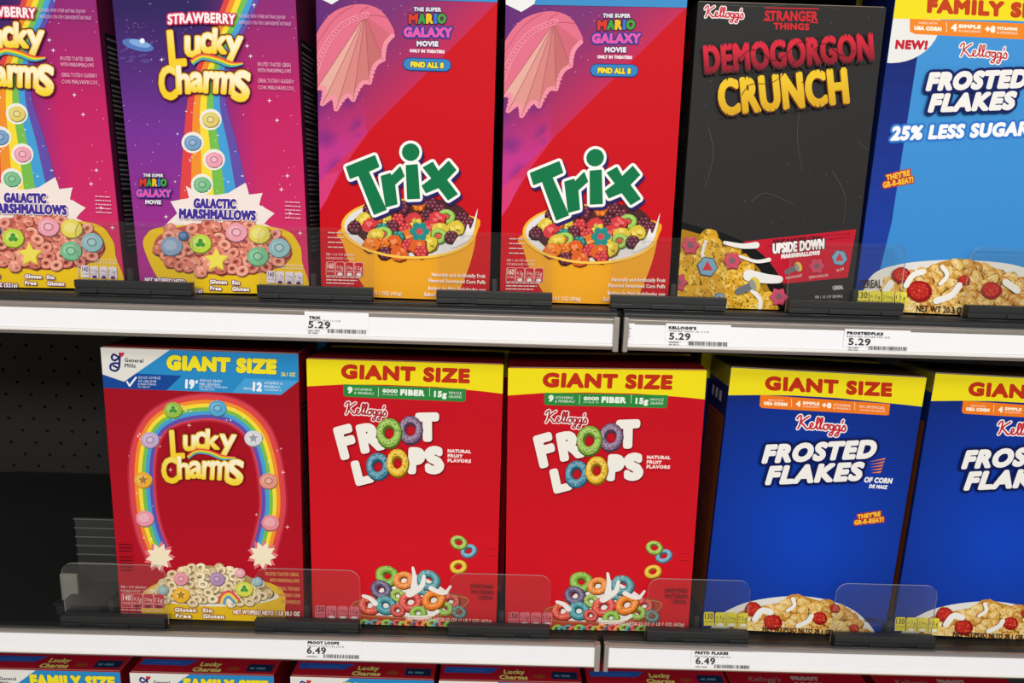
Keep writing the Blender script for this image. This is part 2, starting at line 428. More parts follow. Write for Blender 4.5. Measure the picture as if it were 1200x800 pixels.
KL = [[(.0, 1.35), (.18, 1.7), (.42, 1.78), (.36, 1.2), (.22, .55), (.05, .22)], [(1.2, 1.78), (.85, 1.5), (.42, 1.02), (.72, .62), (.95, .3), (1.25, .42)],
      [(1.25, .5), (1.52, .7), (1.58, .96), (1.42, 1.0), (1.3, .7), (1.4, .36), (1.65, .38), (1.85, .62)],
      [(1.85, .62), (2.12, 1.2), (2.2, 1.68), (2.04, 1.66), (1.95, 1.1), (1.98, .4), (2.18, .46)],
      [(2.2, .5), (2.48, 1.2), (2.56, 1.68), (2.4, 1.66), (2.32, 1.1), (2.34, .4), (2.55, .46)],
      [(2.95, .98), (2.72, .9), (2.62, .6), (2.75, .36), (2.98, .42), (3.08, .72), (2.95, .98), (3.2, .95)],
      [(3.62, .9), (3.38, .98), (3.24, .66), (3.34, .4), (3.55, .5), (3.68, .95), (3.6, .3), (3.42, -.28), (3.16, -.22), (3.4, .1), (3.8, .4)],
      [(4.2, .9), (3.96, .98), (3.82, .66), (3.92, .4), (4.13, .5), (4.26, .95), (4.18, .3), (4.0, -.28), (3.74, -.22), (3.98, .1), (4.4, .45)],
      [(4.6, 1.62), (4.5, 1.3)], [(4.4, .45), (4.68, 1.02), (4.82, .66), (4.72, .36), (4.45, .38)]]
def script_logo(a, x0, y0, x1, y1, h, ink, rim, w=1.5, rimw=1.4):
    sx = (x1 - x0) / 4.85; sy = h / 2.05
    def mp(p): return (x0 + p[0] * sx, y0 + (y1 - y0) * p[0] / 4.85 - p[1] * sy)
    cur = [spline([mp(p) for p in q], 4) if len(q) > 2 else [mp(p) for p in q] for q in KL]
    for ex, c in ((rimw, rim), (0, ink)):
        ps = []
        for q in cur: ps += capsule_polys([a.m(p) for p in q], [(w / 2 + ex) * a.k] * len(q), n=6)
        a._add(union(ps), c)
def maker_mark(a, x, y, s):
    navy = (32, 38, 110)
    for q in ([(8, 3), (4, 1), (2, 5), (5, 8), (9, 6), (11, 3), (11, 10), (10, 17), (6, 20), (1, 18), (1, 13), (6, 11), (11, 12)], [(4, 14), (8, 16)]):
        a.stroke([(x + p[0] * s, y + p[1] * s) for p in q], 2.4 * s, navy, 4)
    a.poly([(x + p[0] * s, y + p[1] * s) for p in ((13, 4.5), (10, 1), (10, -1), (12, -1.6), (13, -.5), (14.5, -1.6), (16.5, -.6), (16, 1.5))], (200, 40, 60))
def movie_title(a, x, y, w, s):
    a.text('THE SUPER', x + w * .22, y + 5 * s, x + w * .78, y + 5.6 * s, 4.6 * s, (225, 220, 230), .35 * s, [(.7 * s, (70, 40, 90))])
    cs = [(215, 60, 40), (60, 160, 70), (235, 190, 40), (60, 120, 210), (70, 160, 60)]
    for i, (ch, c) in enumerate(zip('MARIO', cs)):
        xl = (.12, .31, .47, .63, .70)[i]; xr = (.31, .47, .62, .70, .88)[i]
        a.glyph(ch, x + w * xl, y + 7.5 * s, x + w * xr, y + 18.5 * s, c, .9 * s, [(.9 * s, (50, 30, 70))])
    a.text('GALAXY', x + 1, y + 33 * s, x + w, y + 33.5 * s, 11 * s, (225, 90, 170), .9 * s, [(1.5 * s, (40, 60, 150))])
    a.text('MOVIE', x + w * .28, y + 43 * s, x + w * .72, y + 43.4 * s, 6 * s, (230, 225, 235), .5 * s, [(.7 * s, (70, 40, 90))])

# ---------------------------------------------------------------- cartons
class Box:
    """poses were measured on the photograph; x,y,z = middle of the lower front edge"""
    def __init__(s, x, y, z, w, h, yaw, lean, roll, d=.075):
        s.w, s.h, s.d = w, h, d; yaw, lean, roll = R(yaw), R(lean), R(roll)
        cx = Vector((math.cos(yaw), math.sin(yaw), 0)); n = Vector((-math.sin(yaw), math.cos(yaw), 0))
        upv = Vector((0, 0, 1)) * math.cos(lean) + n * math.sin(lean)
        s.X = cx * math.cos(roll) - upv * math.sin(roll); s.Z = upv * math.cos(roll) + cx * math.sin(roll); s.Y = s.Z.cross(s.X)
        s.fb = Vector((x, y, z + CAMZ)); s.base = s.fb + s.Y * d / 2
        s.mat = Matrix((s.X, s.Y, s.Z)).transposed().to_4x4(); s.mat.translation = s.base
        s.front = Face(s.fb - s.X * w / 2, s.X, s.Z, w, h)
        s.left = Face(s.fb - s.X * w / 2 + s.Y * d, -s.Y, s.Z, d, h)
        s.right = Face(s.fb + s.X * w / 2, s.Y, s.Z, d, h)
        s.top = Face(s.fb - s.X * w / 2 + s.Z * h, s.X, s.Y, w, d)
    def xf_front(s, u, v, z): return (u - s.w / 2, -s.d / 2 - z, v)
    def xf_left(s, u, v, z): return (-s.w / 2 - z, s.d / 2 - u, v)
    def xf_right(s, u, v, z): return (s.w / 2 + z, -s.d / 2 + u, v)
    def xf_top(s, u, v, z): return (u - s.w / 2, -s.d / 2 + v, s.h + z + .0009)

def carton(b, root, base, lid, front=None, side=None):
    """card body: bevelled, lid panels folded over each other with a visible seam"""
    w, d, h = b.w, b.d, b.h; vs, fs = [], []
    e = .0011; n = 3
    ring = []
    for cx, cy, a0 in ((w / 2 - e, d / 2 - e, 0), (-w / 2 + e, d / 2 - e, 90), (-w / 2 + e, -d / 2 + e, 180), (w / 2 - e, -d / 2 + e, 270)):
        for k in range(n + 1):
            t = R(a0 + 90 * k / n); ring.append((cx + e * math.cos(t), cy + e * math.sin(t)))
    m = len(ring)
    for z, sh in ((0, e * .5), (e, 0), (h - e, 0), (h, e * .6)):
        for x, y in ring: vs.append((x - math.copysign(sh, x), y - math.copysign(sh, y), z))
    for l in range(3):
        for i in range(m): fs.append((l * m + i, l * m + (i + 1) % m, (l + 1) * m + (i + 1) % m, (l + 1) * m + i))
    fs += [tuple(range(m - 1, -1, -1)), tuple(range(3 * m, 4 * m))]
    me = bpy.data.meshes.new('carton'); me.from_pydata(vs, [], fs); me.materials.append(M_CARD)
    ca = me.color_attributes.new('Col', 'FLOAT_COLOR', 'CORNER'); buf = []
    for p in me.polygons:
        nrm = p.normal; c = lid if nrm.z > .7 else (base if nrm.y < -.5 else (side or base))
        for _ in p.vertices: buf += [*lin(c), 1]
    ca.data.foreach_set('color', buf); o = link('carton', me, root)
    # top flap: the outer lid panel with its tuck tab
    vs, fs = [], []; y0, y1 = -d / 2 + .0015, d / 2 - .012; t = .0008
    P = [(-w / 2 + .0015, y0), (w / 2 - .0015, y0), (w / 2 - .0015, y1 - .004), (w * .17, y1 - .002), (w * .14, y1 + .008), (-w * .14, y1 + .008), (-w * .17, y1 - .002), (-w / 2 + .0015, y1 - .004)]
    k = len(P); vs = [(x, y, h - .0001) for x, y in P] + [(x, y, h + t) for x, y in P]
    fs = [tuple(range(k, 2 * k))] + [(i, (i + 1) % k, (i + 1) % k + k, i + k) for i in range(k)]
    me = bpy.data.meshes.new('top_flap'); me.from_pydata(vs, [], fs); me.materials.append(M_CARD)
    ca = me.color_attributes.new('Col', 'FLOAT_COLOR', 'CORNER'); buf = []
    for p in me.polygons:
        for _ in p.vertices: buf += [*lin(lid if p.normal.z > .5 else (150, 135, 115)), 1]
    ca.data.foreach_set('color', buf); link('top_flap', me, root)

def side_print(b, root, which, bgc, panel, ink, top=None, topz=.9, extra=None):
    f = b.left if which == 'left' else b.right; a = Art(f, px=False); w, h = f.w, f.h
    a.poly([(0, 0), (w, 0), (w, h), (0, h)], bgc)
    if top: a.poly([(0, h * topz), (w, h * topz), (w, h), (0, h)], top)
    if extra: extra(a, w, h)
    if panel: a.poly([(w * .12, h * .12), (w * .88, h * .12), (w * .88, h * .82), (w * .12, h * .82)], panel)
    z = h * .80; i = 0
    while z > h * .14:
        l = w * rng.uniform(.45, .7); a.poly([(w * .16, z), (w * .16 + l, z), (w * .16 + l, z + .0019), (w * .16, z + .0019)], ink)
        z -= .0052 if i % 7 else .0085; i += 1
    return a.build('side_print', root, b.xf_left if which == 'left' else b.xf_right)

def place(b, name, label, group, arts, base, lid, sides, topart=None):
    root = empty(name, label, 'cereal box', group); root.matrix_world = b.mat
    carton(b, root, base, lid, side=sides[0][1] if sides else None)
    fp, nl = arts(b)
    p = fp.build('front_print', root, b.xf_front)
    if nl: nl.build('name_lettering', root, b.xf_front)
    for sd in sides: side_print(b, root, *sd)
    if topart: topart(b).build('lid_print', root, b.xf_top)
    return root
def dup(src, mw, label):
    r = src.copy(); COL.objects.link(r); r.matrix_world = mw; r['label'] = label
    for ch in list(src.children):
        c = ch.copy(); COL.objects.link(c); c.parent = r
    return r
def second(a): b = Art(a.f, a.px); b.z = a.z + 2e-5; return b

def title_lc(a, L, outline, y_fill=(236, 190, 36), c_fill=(250, 240, 205), bold=2.1):
    for ch, x0, y0, x1, y1, r in L: a.glyph(ch, x0, y0, x1, y1, None, bold, [(1.3, outline)], r)
    for ch, x0, y0, x1, y1, r in L: a.glyph(ch, x0, y0, x1, y1, y_fill, bold, [], r)
    for ch, x0, y0, x1, y1, r in L:
        def f(u, v, y0=y0, y1=y1, ch=ch):
            t = (a.f.inv(u, v)[1] - y0) / (y1 - y0)
            return mixc(c_fill, (244, 212, 56), (t - .45) * 2.2) if ch not in 'LC' else mixc((247, 226, 120), (242, 206, 48), t * 1.4)
        a.glyph(ch, x0, y0, x1, y1, None, bold, [(-.9, f)], r, off=(.3, .25))

RAIN = [(222, 70, 70), (240, 145, 50), (245, 220, 60), (120, 190, 80), (70, 160, 215), (100, 80, 170)]

# ---- strawberry marshmallow box
def art_strawberry(b):
    a = Art(b.front)
    def g(x, y):
        left = mixc((48, 38, 92), (118, 52, 150), y / 150) if y < 150 else mixc((118, 52, 150), (176, 48, 140), (y - 150) / 170)
        right = mixc((140, 44, 118), (196, 38, 100), y / 130) if y < 130 else mixc((196, 38, 100), (214, 52, 104), (y - 130) / 200)
        t = (x - (235 + max(0, y - 60) * .1)) / 55
        return mixc(left, right, t)
    a.grid(g, 24, 30)
    for k in range(90):
        x, y = rng.uniform(132, 235), rng.uniform(-20, 320); q = rng.uniform(.25, .7); a.ell(x, y, q, q, (190, 170, 230), 0, 5)
    # distant station in the night sky
    for k in range(22): a.ell(162 + rng.uniform(-18, 18), 58 + rng.uniform(-12, 16), rng.uniform(2, 6), rng.uniform(.8, 2), (90, 70, 140), rng.uniform(-40, 20), 8, .2)
    a.ell(162, 53, 19, 6.5, (86, 120, 190), 14, 18); a.ell(164, 51, 13, 4, (130, 170, 220), 14, 14); a.ell(167, 48, 3, 3, (235, 245, 255), 0, 10)
    for k in range(16): a.ell(160 + rng.uniform(-12, 20), 38 + rng.uniform(-16, 12), rng.uniform(.8, 2), rng.uniform(.5, 1.4), (112, 72, 130), rng.uniform(0, 90), 6, .2)
    # rainbow
    bands(a, [(292, -30, 42), (280, 8, 38), (258, 58, 36), (243, 115, 44), (247, 180, 66), (252, 245, 84)][::-1], RAIN)
    # pale burst and pale trails
    a.spoly([(190, 268), (208, 250), (200, 236), (222, 232), (218, 218), (240, 228), (268, 226), (288, 214), (292, 228), (308, 226), (304, 240), (322, 250), (310, 262), (338, 276), (338, 300), (190, 300)], (242, 228, 222), 2)
    for x, y, c in ((247, 140, (225, 205, 110)), (226, 167, (120, 160, 200)), (251, 187, (238, 160, 180)), (237, 216, (120, 190, 140))):
        a.ell(x, y, 13, 12.5, (238, 235, 225), 0, 18); mallow(a, x, y, 10, c, 1)
    for k in range(26): sparkle(a, rng.uniform(205, 295), rng.uniform(120, 230), rng.uniform(.8, 2.2))
    for x, y in ((298, 6), (290, 54), (294, 66), (316, 118), (325, 141), (337, 206), (308, 243), (330, 222), (340, 250), (195, 254), (352, 273), (190, 70)): sparkle(a, x, y, 3)
    for k in range(30): a.ell(rng.uniform(290, 350), rng.uniform(0, 310), .5, .5, (255, 220, 230), 0, 5)
    # bowl
    a.spoly([(169, 290), (172, 275), (190, 266), (260, 262), (330, 268), (350, 285), (354, 305), (352, 352), (210, 352), (185, 325)], (236, 196, 34))
    a.spoly([(181, 290), (190, 274), (230, 262), (290, 262), (330, 275), (343, 296), (330, 312), (290, 322), (235, 320), (195, 308)], (190, 92, 78))
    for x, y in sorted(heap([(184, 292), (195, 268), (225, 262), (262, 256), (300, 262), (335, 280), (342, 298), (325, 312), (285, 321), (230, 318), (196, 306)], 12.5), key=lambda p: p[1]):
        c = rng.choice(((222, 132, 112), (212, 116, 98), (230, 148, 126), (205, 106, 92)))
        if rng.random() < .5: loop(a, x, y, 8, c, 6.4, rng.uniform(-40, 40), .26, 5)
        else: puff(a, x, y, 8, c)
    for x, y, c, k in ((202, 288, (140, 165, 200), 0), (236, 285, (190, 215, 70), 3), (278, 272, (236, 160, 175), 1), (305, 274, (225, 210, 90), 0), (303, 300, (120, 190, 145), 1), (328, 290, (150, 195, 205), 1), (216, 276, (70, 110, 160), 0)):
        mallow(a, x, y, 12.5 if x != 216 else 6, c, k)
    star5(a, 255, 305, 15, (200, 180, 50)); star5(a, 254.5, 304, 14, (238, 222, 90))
    nutrition(a, 313, 317, 43, 14, 4, '140', (235, 225, 235), (80, 50, 120), .05, (90, 50, 130))
    a.text('PER 3/4 CUP SERVING', 330, 314.5, 356, 316, 2.2, (255, 240, 240), res=1); a.text('POR RACION DE 3/4 TAZA', 327, 311, 356, 312.5, 2.2, (255, 240, 240), res=1)
    a.text('NET WT/PESO NETO', 171, 330, 218, 332.5, 5.5, (250, 245, 245), .25, [(.9, (110, 50, 130))])
    a.text('1 LB 2.2 OZ (521g)', 190, 341, 238, 343, 5, (250, 245, 245), .25, [(.9, (120, 60, 110))])
    for t, x0, y, x1 in (('Gluten', 247, 332, 267), ('Free', 247, 339.5, 260.5), ('Sin', 272.5, 332.8, 282), ('Gluten', 273, 340.3, 293)):
        a.text(t, x0, y, x1, y + .6, 4.8, (255, 250, 235), .35, [(.9, (120, 60, 110))])
    fine(a, ['FLAVORED WITH OTHER NATURAL FLAVORS', 'SABORIZADO CON OTROS SABORIZANTES NATURALES'], 281, [335, 342], 21.5, 7.5, 4.2, (225, 180, 215))
    fine(a, ['FROSTED TOASTED CEREAL', 'WITH MARSHMALLOWS'], 303, 342, 78, 7, 4.6, (240, 190, 215)); fine(a, ['CEREAL TOSTADO GLASEADO', 'CON MALVAVISCOS'], 303, 345, 97, 8, 4.6, (240, 190, 215))
    for i in range(5): a.text('~SEE SIDE PANEL FOR DETAILS'[:18 + i], 335, 237 + i * 4.6, 354, 238 + i * 4.6, 1.8, (235, 190, 205), res=1)
    movie_title(a, 160, 203, 42, .84)
    t = second(a)
    t.text('STRAWBERRY', 198, 29.5, 277, 29.5, 12, (250, 240, 238), .55, [(1.5, (205, 55, 95))], arc=2)
    title_lc(t, [('L', 198, 35, 219, 79, -5), ('u', 217, 42, 237, 68, 0), ('c', 235, 38, 251, 64, 0), ('k', 249, 33, 268, 64, 3), ('y', 264, 42, 286, 78, 3),
                 ('C', 187, 77, 209, 118, -4), ('h', 207, 76, 225, 111, -2), ('a', 223, 84, 241, 109, 0), ('r', 239, 83, 254, 110, 2), ('m', 251, 84, 277, 111, 4), ('s', 273, 82, 295, 120, 6)], (96, 40, 60))
    bands(t, [(226, 74, 8), (238, 67, 8), (255, 70, 8), (272, 76, 7), (286, 75, 3)], RAIN[:5])
    t.text('GALACTIC', 228, 244, 278, 245, 12, (72, 52, 150), 1.0, [(.8, (250, 240, 240))]); t.text('MARSHMALLOWS', 211, 256, 301, 258.5, 12, (72, 52, 150), 1.0, [(.8, (250, 240, 240))])
    return a, t

# ---- fruity puffs box
def art_trix(b):
    a = Art(b.front); red = (203, 16, 30)
    a.poly([(360, -40), (600, -40), (600, 370), (360, 370)], red)
    # night sky in the upper left
    def g(x, y):
        c = mixc((124, 50, 116), (92, 42, 118), (440 - x) / 80)
        c = mixc(c, (200, 44, 86), ((x - 425) / 70 + (y - 50) / 70) * .6)
        c = mixc(c, (196, 54, 140), (y - 110) / 70 if x < 430 else 0)
        q = math.sin(x * .09 + y * .05) * math.sin(x * .04 - y * .11 + 1) if x < 420 and y > 90 else 0
        return mixc(c, (104, 40, 130), q * .6)
    cells = []
    fn = lambda p: (582 - p[0]) * (215 - 3) / (582 - 372) + 3 - p[1]
    for x in range(360, 600, 6):
        for y in range(-40, 260, 6):
            q = [(x, y), (x + 6, y), (x + 6, y + 6), (x, y + 6)]; o = []
            for i in range(4):
                p0, p1 = q[i - 1], q[i]; d0, d1 = fn(p0), fn(p1)
                if (d0 >= 0) != (d1 >= 0): u = d0 / (d0 - d1); o.append((p0[0] + (p1[0] - p0[0]) * u, p0[1] + (p1[1] - p0[1]) * u))
                if d1 >= 0: o.append(p1)
            if len(o) > 2: cells.append([a.m(p) for p in o])
    a._add(cells, lambda u, v: g(*a.f.inv(u, v)))
    a.poly([(375, 246), (372, 215), (432, 154.4), (408, 188)], (208, 48, 98)); a.poly([(365, 262), (365, 222), (382, 205), (398, 200), (384, 232)], (216, 60, 120))
    for k in range(60):
        x, y = rng.uniform(372, 570), rng.uniform(-10, 150)
        if fn((x, y)) > 8: q = rng.uniform(.25, .6); a.ell(x, y, q, q, (225, 180, 215), 0, 5)
    # pink lace parasol
    ap = (428, 18); rim = [(371, 104), (378, 122), (394, 128), (414, 117), (433, 97), (449, 70), (460, 42)]
    a.spoly([(366, 60), (372, 38), (386, 18), (404, 8), (426, 5), (446, 12), (459, 30), (461, 43), (440, 60), (400, 100), (371, 104)], (224, 112, 138), 3)
    for i in range(6):
        p, q = rim[i], rim[i + 1]; mx, my = (p[0] + q[0]) / 2, (p[1] + q[1]) / 2
        mid = (mx + (ap[0] - mx) * .1, my + (ap[1] - my) * .1)
        edge = spline([p, mid, q], 5); c = ((228, 172, 160), (222, 150, 142), (214, 134, 130), (206, 122, 120), (196, 108, 110), (208, 104, 120))[i]
        a.poly([ap] + edge, c)
        for x, y in edge: a.ell(x, y, 3.1, 2.6, (238, 146, 164), 0, 8)
        a.stroke([ap, p], .7, (176, 84, 98), sm=False)
    L = spline([(370, 84), (376, 66), (385, 49), (396, 35), (409, 25), (428, 18)], 4)
    for i, (x, y) in enumerate(L): a.ell(x, y, 5.6, 3.8, (238, 140, 158), -50 + i, 10)
    for i, (x, y) in enumerate(L): a.ring(x, y, 3.2, 2.2, 2.3, 1.4, (206, 92, 120), -50 + i, 10)
    for q in ([(414, 7), (392, 22), (371, 52)], [(432, 8), (424, 12), (420, 20)], [(452, 20), (440, 18), (430, 19)]): a.stroke(q, .7, (206, 96, 122))
    # banner across the top
    a.poly([(366, -40), (600, -40), (600, 3.5), (366, -4)], (62, 142, 202)); a.poly([(366, -40), (412, -40), (404, -4), (389, 5.5), (366, -6)], (235, 235, 235))
    movie_title(a, 472, 8, 58, 1.08)
    a.text('ONLY IN THEATERS', 480, 61.5, 521, 62.8, 4, (240, 225, 230), .35)
    a.stroke([(479, 75.3), (522, 76.6)], 14.5, (25, 60, 120), sm=False); a.stroke([(479, 75.2), (522, 76.4)], 12.5, (52, 132, 200), sm=False)
    a.text('FIND ALL 8', 481, 79, 520, 80.4, 7, (240, 220, 60), .6, [(.6, (20, 50, 70))])
    # bowl of puffs
    a.spoly([(400, 268), (402, 285), (412, 312), (428, 338), (440, 362), (528, 362), (541, 335), (552, 305), (558, 276), (557, 254), (480, 248)], (240, 168, 40), 4)
    a.ell(479, 268, 79, 35, (250, 194, 62), 3, 40); a.ell(479, 268, 75.5, 32, (228, 226, 228), 3, 40)
    a.spoly([(412, 262), (430, 246), (452, 238), (520, 234), (548, 250), (547, 268), (530, 280), (503, 291), (470, 296), (440, 290), (420, 276)], (80, 40, 45), 4)
    cols = [(222, 100, 40), (222, 196, 66), (112, 44, 62), (44, 140, 130), (140, 188, 70), (214, 62, 66), (236, 122, 40), (98, 38, 56)]
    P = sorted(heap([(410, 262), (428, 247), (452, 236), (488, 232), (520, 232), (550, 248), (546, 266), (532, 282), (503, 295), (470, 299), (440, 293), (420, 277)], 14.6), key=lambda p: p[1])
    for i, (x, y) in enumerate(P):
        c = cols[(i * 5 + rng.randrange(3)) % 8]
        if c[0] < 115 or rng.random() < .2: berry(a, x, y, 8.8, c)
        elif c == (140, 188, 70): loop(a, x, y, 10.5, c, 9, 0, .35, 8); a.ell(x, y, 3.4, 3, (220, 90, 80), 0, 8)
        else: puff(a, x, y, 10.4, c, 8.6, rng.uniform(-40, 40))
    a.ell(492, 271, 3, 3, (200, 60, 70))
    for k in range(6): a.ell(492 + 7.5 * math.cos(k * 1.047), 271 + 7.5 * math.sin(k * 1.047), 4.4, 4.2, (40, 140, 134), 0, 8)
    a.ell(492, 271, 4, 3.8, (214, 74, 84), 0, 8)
    a.ring(479, 268, 79, 35, 76, 32, (250, 200, 80), 3, 30, 0, 10, 170)
    a.spoly([(530, 290), (538, 276), (543, 281), (548, 262), (552, 268), (560, 244), (555, 272), (548, 282)], (236, 234, 234), 3)
    for k, t in enumerate(['~NO COLORS FROM', '~ARTIFICIAL SOURCES', '~NO HIGH FRUCTOSE', '~CORN SYRUP INSIDE']): a.text(t, 385, 273 + k * 5.6, 404, 273.6 + k * 5.6, 2, (245, 205, 205), res=1)
    a.text('PER 1 1/4 CUP SERVING', 383, 299, 416, 300, 2.8, (250, 225, 225), .15, res=1); a.text('POR RACION DE 1 1/4 TAZA', 383, 303.4, 416, 304.4, 2.8, (250, 225, 225), .15, res=1)
    nutrition(a, 382.5, 306.5, 44, 15.5, 4, '160', (200, 30, 40), (250, 230, 230), .03, (240, 235, 235), (245, 190, 190))
    for k in range(3): a.text('~SEE NUTRITION FACTS FOR MORE DETAIL', 383, 324.5 + k * 3.6, 424 - k * 4, 325.5 + k * 3.6, 2.1, (248, 210, 210), .1, res=1)
    for t, x0, y, x1 in (('Naturally and Artificially Fruit', 506, 323.5, 569), ('Flavored Sweetened Corn Puffs', 502.5, 330.5, 569), ('Bolitas de Maiz Endulzadas con', 502, 339.5, 569), ('Sabor', 497, 346.5, 511)):
        a.text(t, x0, y, x1, y + .03 * (x1 - x0), 4.4, (250, 235, 225), .2)
    a.text('1 LB .1 OZ (16.1 OZ) (456g)', 412, 344, 471, 346, 4.4, (250, 225, 190), .2)
    t = second(a)
    Z = lambda pts: [(360 + x / 3.6375, 180 + y / 3.6375) for x, y in pts]
    pieces = [Z([(170, 58), (290, 10), (307, 56), (262, 76), (338, 238), (288, 258), (222, 92), (186, 106)]),
              Z([(318, 97), (356, 86), (360, 98), (398, 58), (414, 96), (374, 132), (384, 214), (338, 226)]),
              Z([(424, 52), (470, 48), (480, 190), (430, 192)]),
              Z([(497, 60), (536, 38), (560, 78), (604, 34), (634, 70), (594, 112), (640, 172), (602, 196), (562, 144), (508, 166), (492, 138), (534, 106)])]
    dot = [(481.7 + 9.6 * math.cos(k * .4488), 178.5 + 9.6 * math.sin(k * .4488)) for k in range(14)]
    pieces.append(dot)
    def cap(P, r): return capsule_polys(P, [r] * len(P), True)
    for off, ex, c in (((2.2, 3.2), 4.2, (44, 34, 100)), ((0, 0), 4.0, (246, 246, 242)), ((0, 0), .8, (18, 118, 72))):
        ps = []
        for q in pieces:
            q = [t.m((x + off[0], y + off[1])) for x, y in q]; ps += t.tri(q) + cap(q, ex * t.k)
        t._add(union(ps), c)
    return a, t

# ---- black box with red and yellow jagged title
def art_crunch(b):
    a = Art(b.front); blk = (47, 46, 46)
    a.poly([(770, -20), (1070, -20), (1070, 380), (770, 380)], blk)
    for k in range(120): q = rng.uniform(.2, .6); a.ell(rng.uniform(800, 1030), rng.uniform(10, 330), q, q * 1.3, rng.choice(((92, 90, 88), (66, 64, 64), (110, 106, 104))), 0, 5)
    for q in ([(823, 60), (842, 72), (858, 86)], [(935, 80), (938, 110), (934, 160), (940, 200)], [(1005, 165), (1012, 172), (1024, 178)], [(846, 6), (900, 8), (940, 4), (985, 12)], [(830, 150), (836, 180), (826, 220)], [(975, 200), (990, 230), (988, 262)], [(880, 236), (898, 226), (930, 240)]):
        a.stroke(q, (.5, .3), (96, 94, 92))
    script_logo(a, 826, 22, 871, 24.5, 17, (200, 44, 66), (238, 228, 226), 1.5, 1.2)
    for ch in (('STRANGER', 896, 24.5, 958, 25.5, 12), ('THINGS', 906, 34.6, 948, 35.6, 8)):
        a.text(*ch, (206, 42, 52), .55)
    for q in ([(896, 9.4), (959, 10.6)], [(894.5, 24), (904, 24.3)], [(950, 26.6), (958, 26.8)]): a.stroke(q, 1.1, (214, 46, 54), sm=False)
    # red band with the marshmallow shapes
    a.poly([(860, 284), (1003, 268.5), (993, 325), (880, 336)], (196, 30, 52))
    a.text('SYRUP FLAVORED CEREAL', 905, 285, 964, 279.6, 4.2, (60, 20, 30), .3, shear=.25); a.text('WITH', 899, 290, 907, 289.3, 2.5, (60, 20, 30), .2)
    a.text('UPSIDE DOWN', 905.5, 297.5, 967, 291.5, 12.5, (246, 240, 238), .8, [(.9, (60, 18, 28))], shear=.2)
    a.text('MARSHMALLOWS', 915, 303, 961, 298.6, 5.4, (246, 240, 238), .6, shear=.2)
    fine(a, ['CEREAL CON SABOR A JARABE', 'Y MALVAVISCOS'], 966, 996, 277, 4.5, 2.2, (60, 20, 30), -.08)
    def flower(x, y, r): star5(a, x + .4, y + .8, r, (130, 34, 60), -60, 6, .72); star5(a, x, y, r * .97, (204, 78, 104), -60, 6, .72); a.ell(x, y, r * .34, r * .34, (130, 96, 104), 0, 10)
    def hexa(x, y, r):
        for q, c in ((r, (60, 84, 110)), (r * .9, (126, 170, 196))): a.poly([(x + q * math.cos(R(k * 60 + 10)), y + q * math.sin(R(k * 60 + 10))) for k in range(6)], c)
        a.poly([(x, y - r * .55), (x + r * .5, y + r * .35), (x - r * .5, y + r * .35)], (208, 56, 74))
    def torch(x, y, s): a.stroke([(x - 9 * s, y + 4 * s), (x + 2 * s, y - 1 * s)], 7 * s, (110, 112, 116), sm=False); a.ell(x + 6 * s, y - 3 * s, 4.5 * s, 6.5 * s, (222, 196, 70), -20, 12); a.ell(x + 4 * s, y - 2 * s, 2.6 * s, 5.6 * s, (150, 152, 150), -20, 12)
    flower(957, 311.5, 10); hexa(983.5, 302, 10); torch(930, 315, .9)
    for tx, x0, x1, y in (('FLASHLIGHT', 921, 940, 327), ('DEMOGORGON', 948, 970, 326.5), ('D20', 981, 989, 318.5)): a.text(tx, x0, y, x1, y - 3, 3, (240, 230, 228), .15, res=1)
    a.text('CEREAL', 975.5, 339.5, 988, 338.5, 4.6, (225, 222, 220), .15); a.text('PER 1 1/3 CUP SERVING', 955, 349.6, 987, 348.4, 3.2, (225, 222, 220), .2, res=1)
    for k in range(4): a.ring(946 + k * 11.5, 357, 5, 4.5, 4.3, 3.8, (200, 198, 196), 0, 14, 0, 180, 360)
    for k in range(4): a.text('~BEST IF USED BY DATE', 800, 266 + k * 2.6, 811, 266 + k * 2.6, 1.5, (130, 128, 126), res=1)
    # bowl
    a.spoly([(780, 268), (826, 268), (862, 279), (892, 297), (912, 322), (922, 348), (924, 380), (780, 380)], (24, 24, 26), 4)
    a.spoly([(780, 276), (826, 276), (856, 288), (880, 305), (897, 330), (903, 380), (780, 380)], (172, 124, 30), 4)
    P = sorted(heap([(786, 290), (800, 282), (826, 274), (846, 276), (858, 290), (880, 305), (896, 325), (905, 350), (908, 375), (786, 375)], 14), key=lambda p: p[1])
    for x, y in P:
        c = rng.choice(((222, 170, 44), (210, 156, 36), (230, 184, 60))); puff(a, x, y, 11, c, 9, rng.uniform(-40, 40))
        for k in range(7): a.ell(x + rng.uniform(-8, 7), y + rng.uniform(-6, 6), 1.4, 1.0, shade(c, .7), rng.uniform(0, 90), 6)
    for q, w in (([(826, 283), (822, 296), (824, 302)], 4), ([(848, 284), (868, 288), (885, 287)], (4, 8)), ([(866, 300), (885, 306), (900, 304)], (3, 5)), ([(876, 322), (896, 326), (912, 327)], (14, 9)), ([(880, 340), (890, 352), (886, 372)], 5), ([(846, 352), (850, 364)], 5)):
        a.stroke(q, w, (236, 234, 230))
    for x, y in ((808, 287), (857, 305), (911, 347), (794, 330)): flower(x, y, 11.5)
    hexa(828, 312, 12.5); torch(876, 336, 1.3); hexa(842, 349, 7)
    t = second(a)
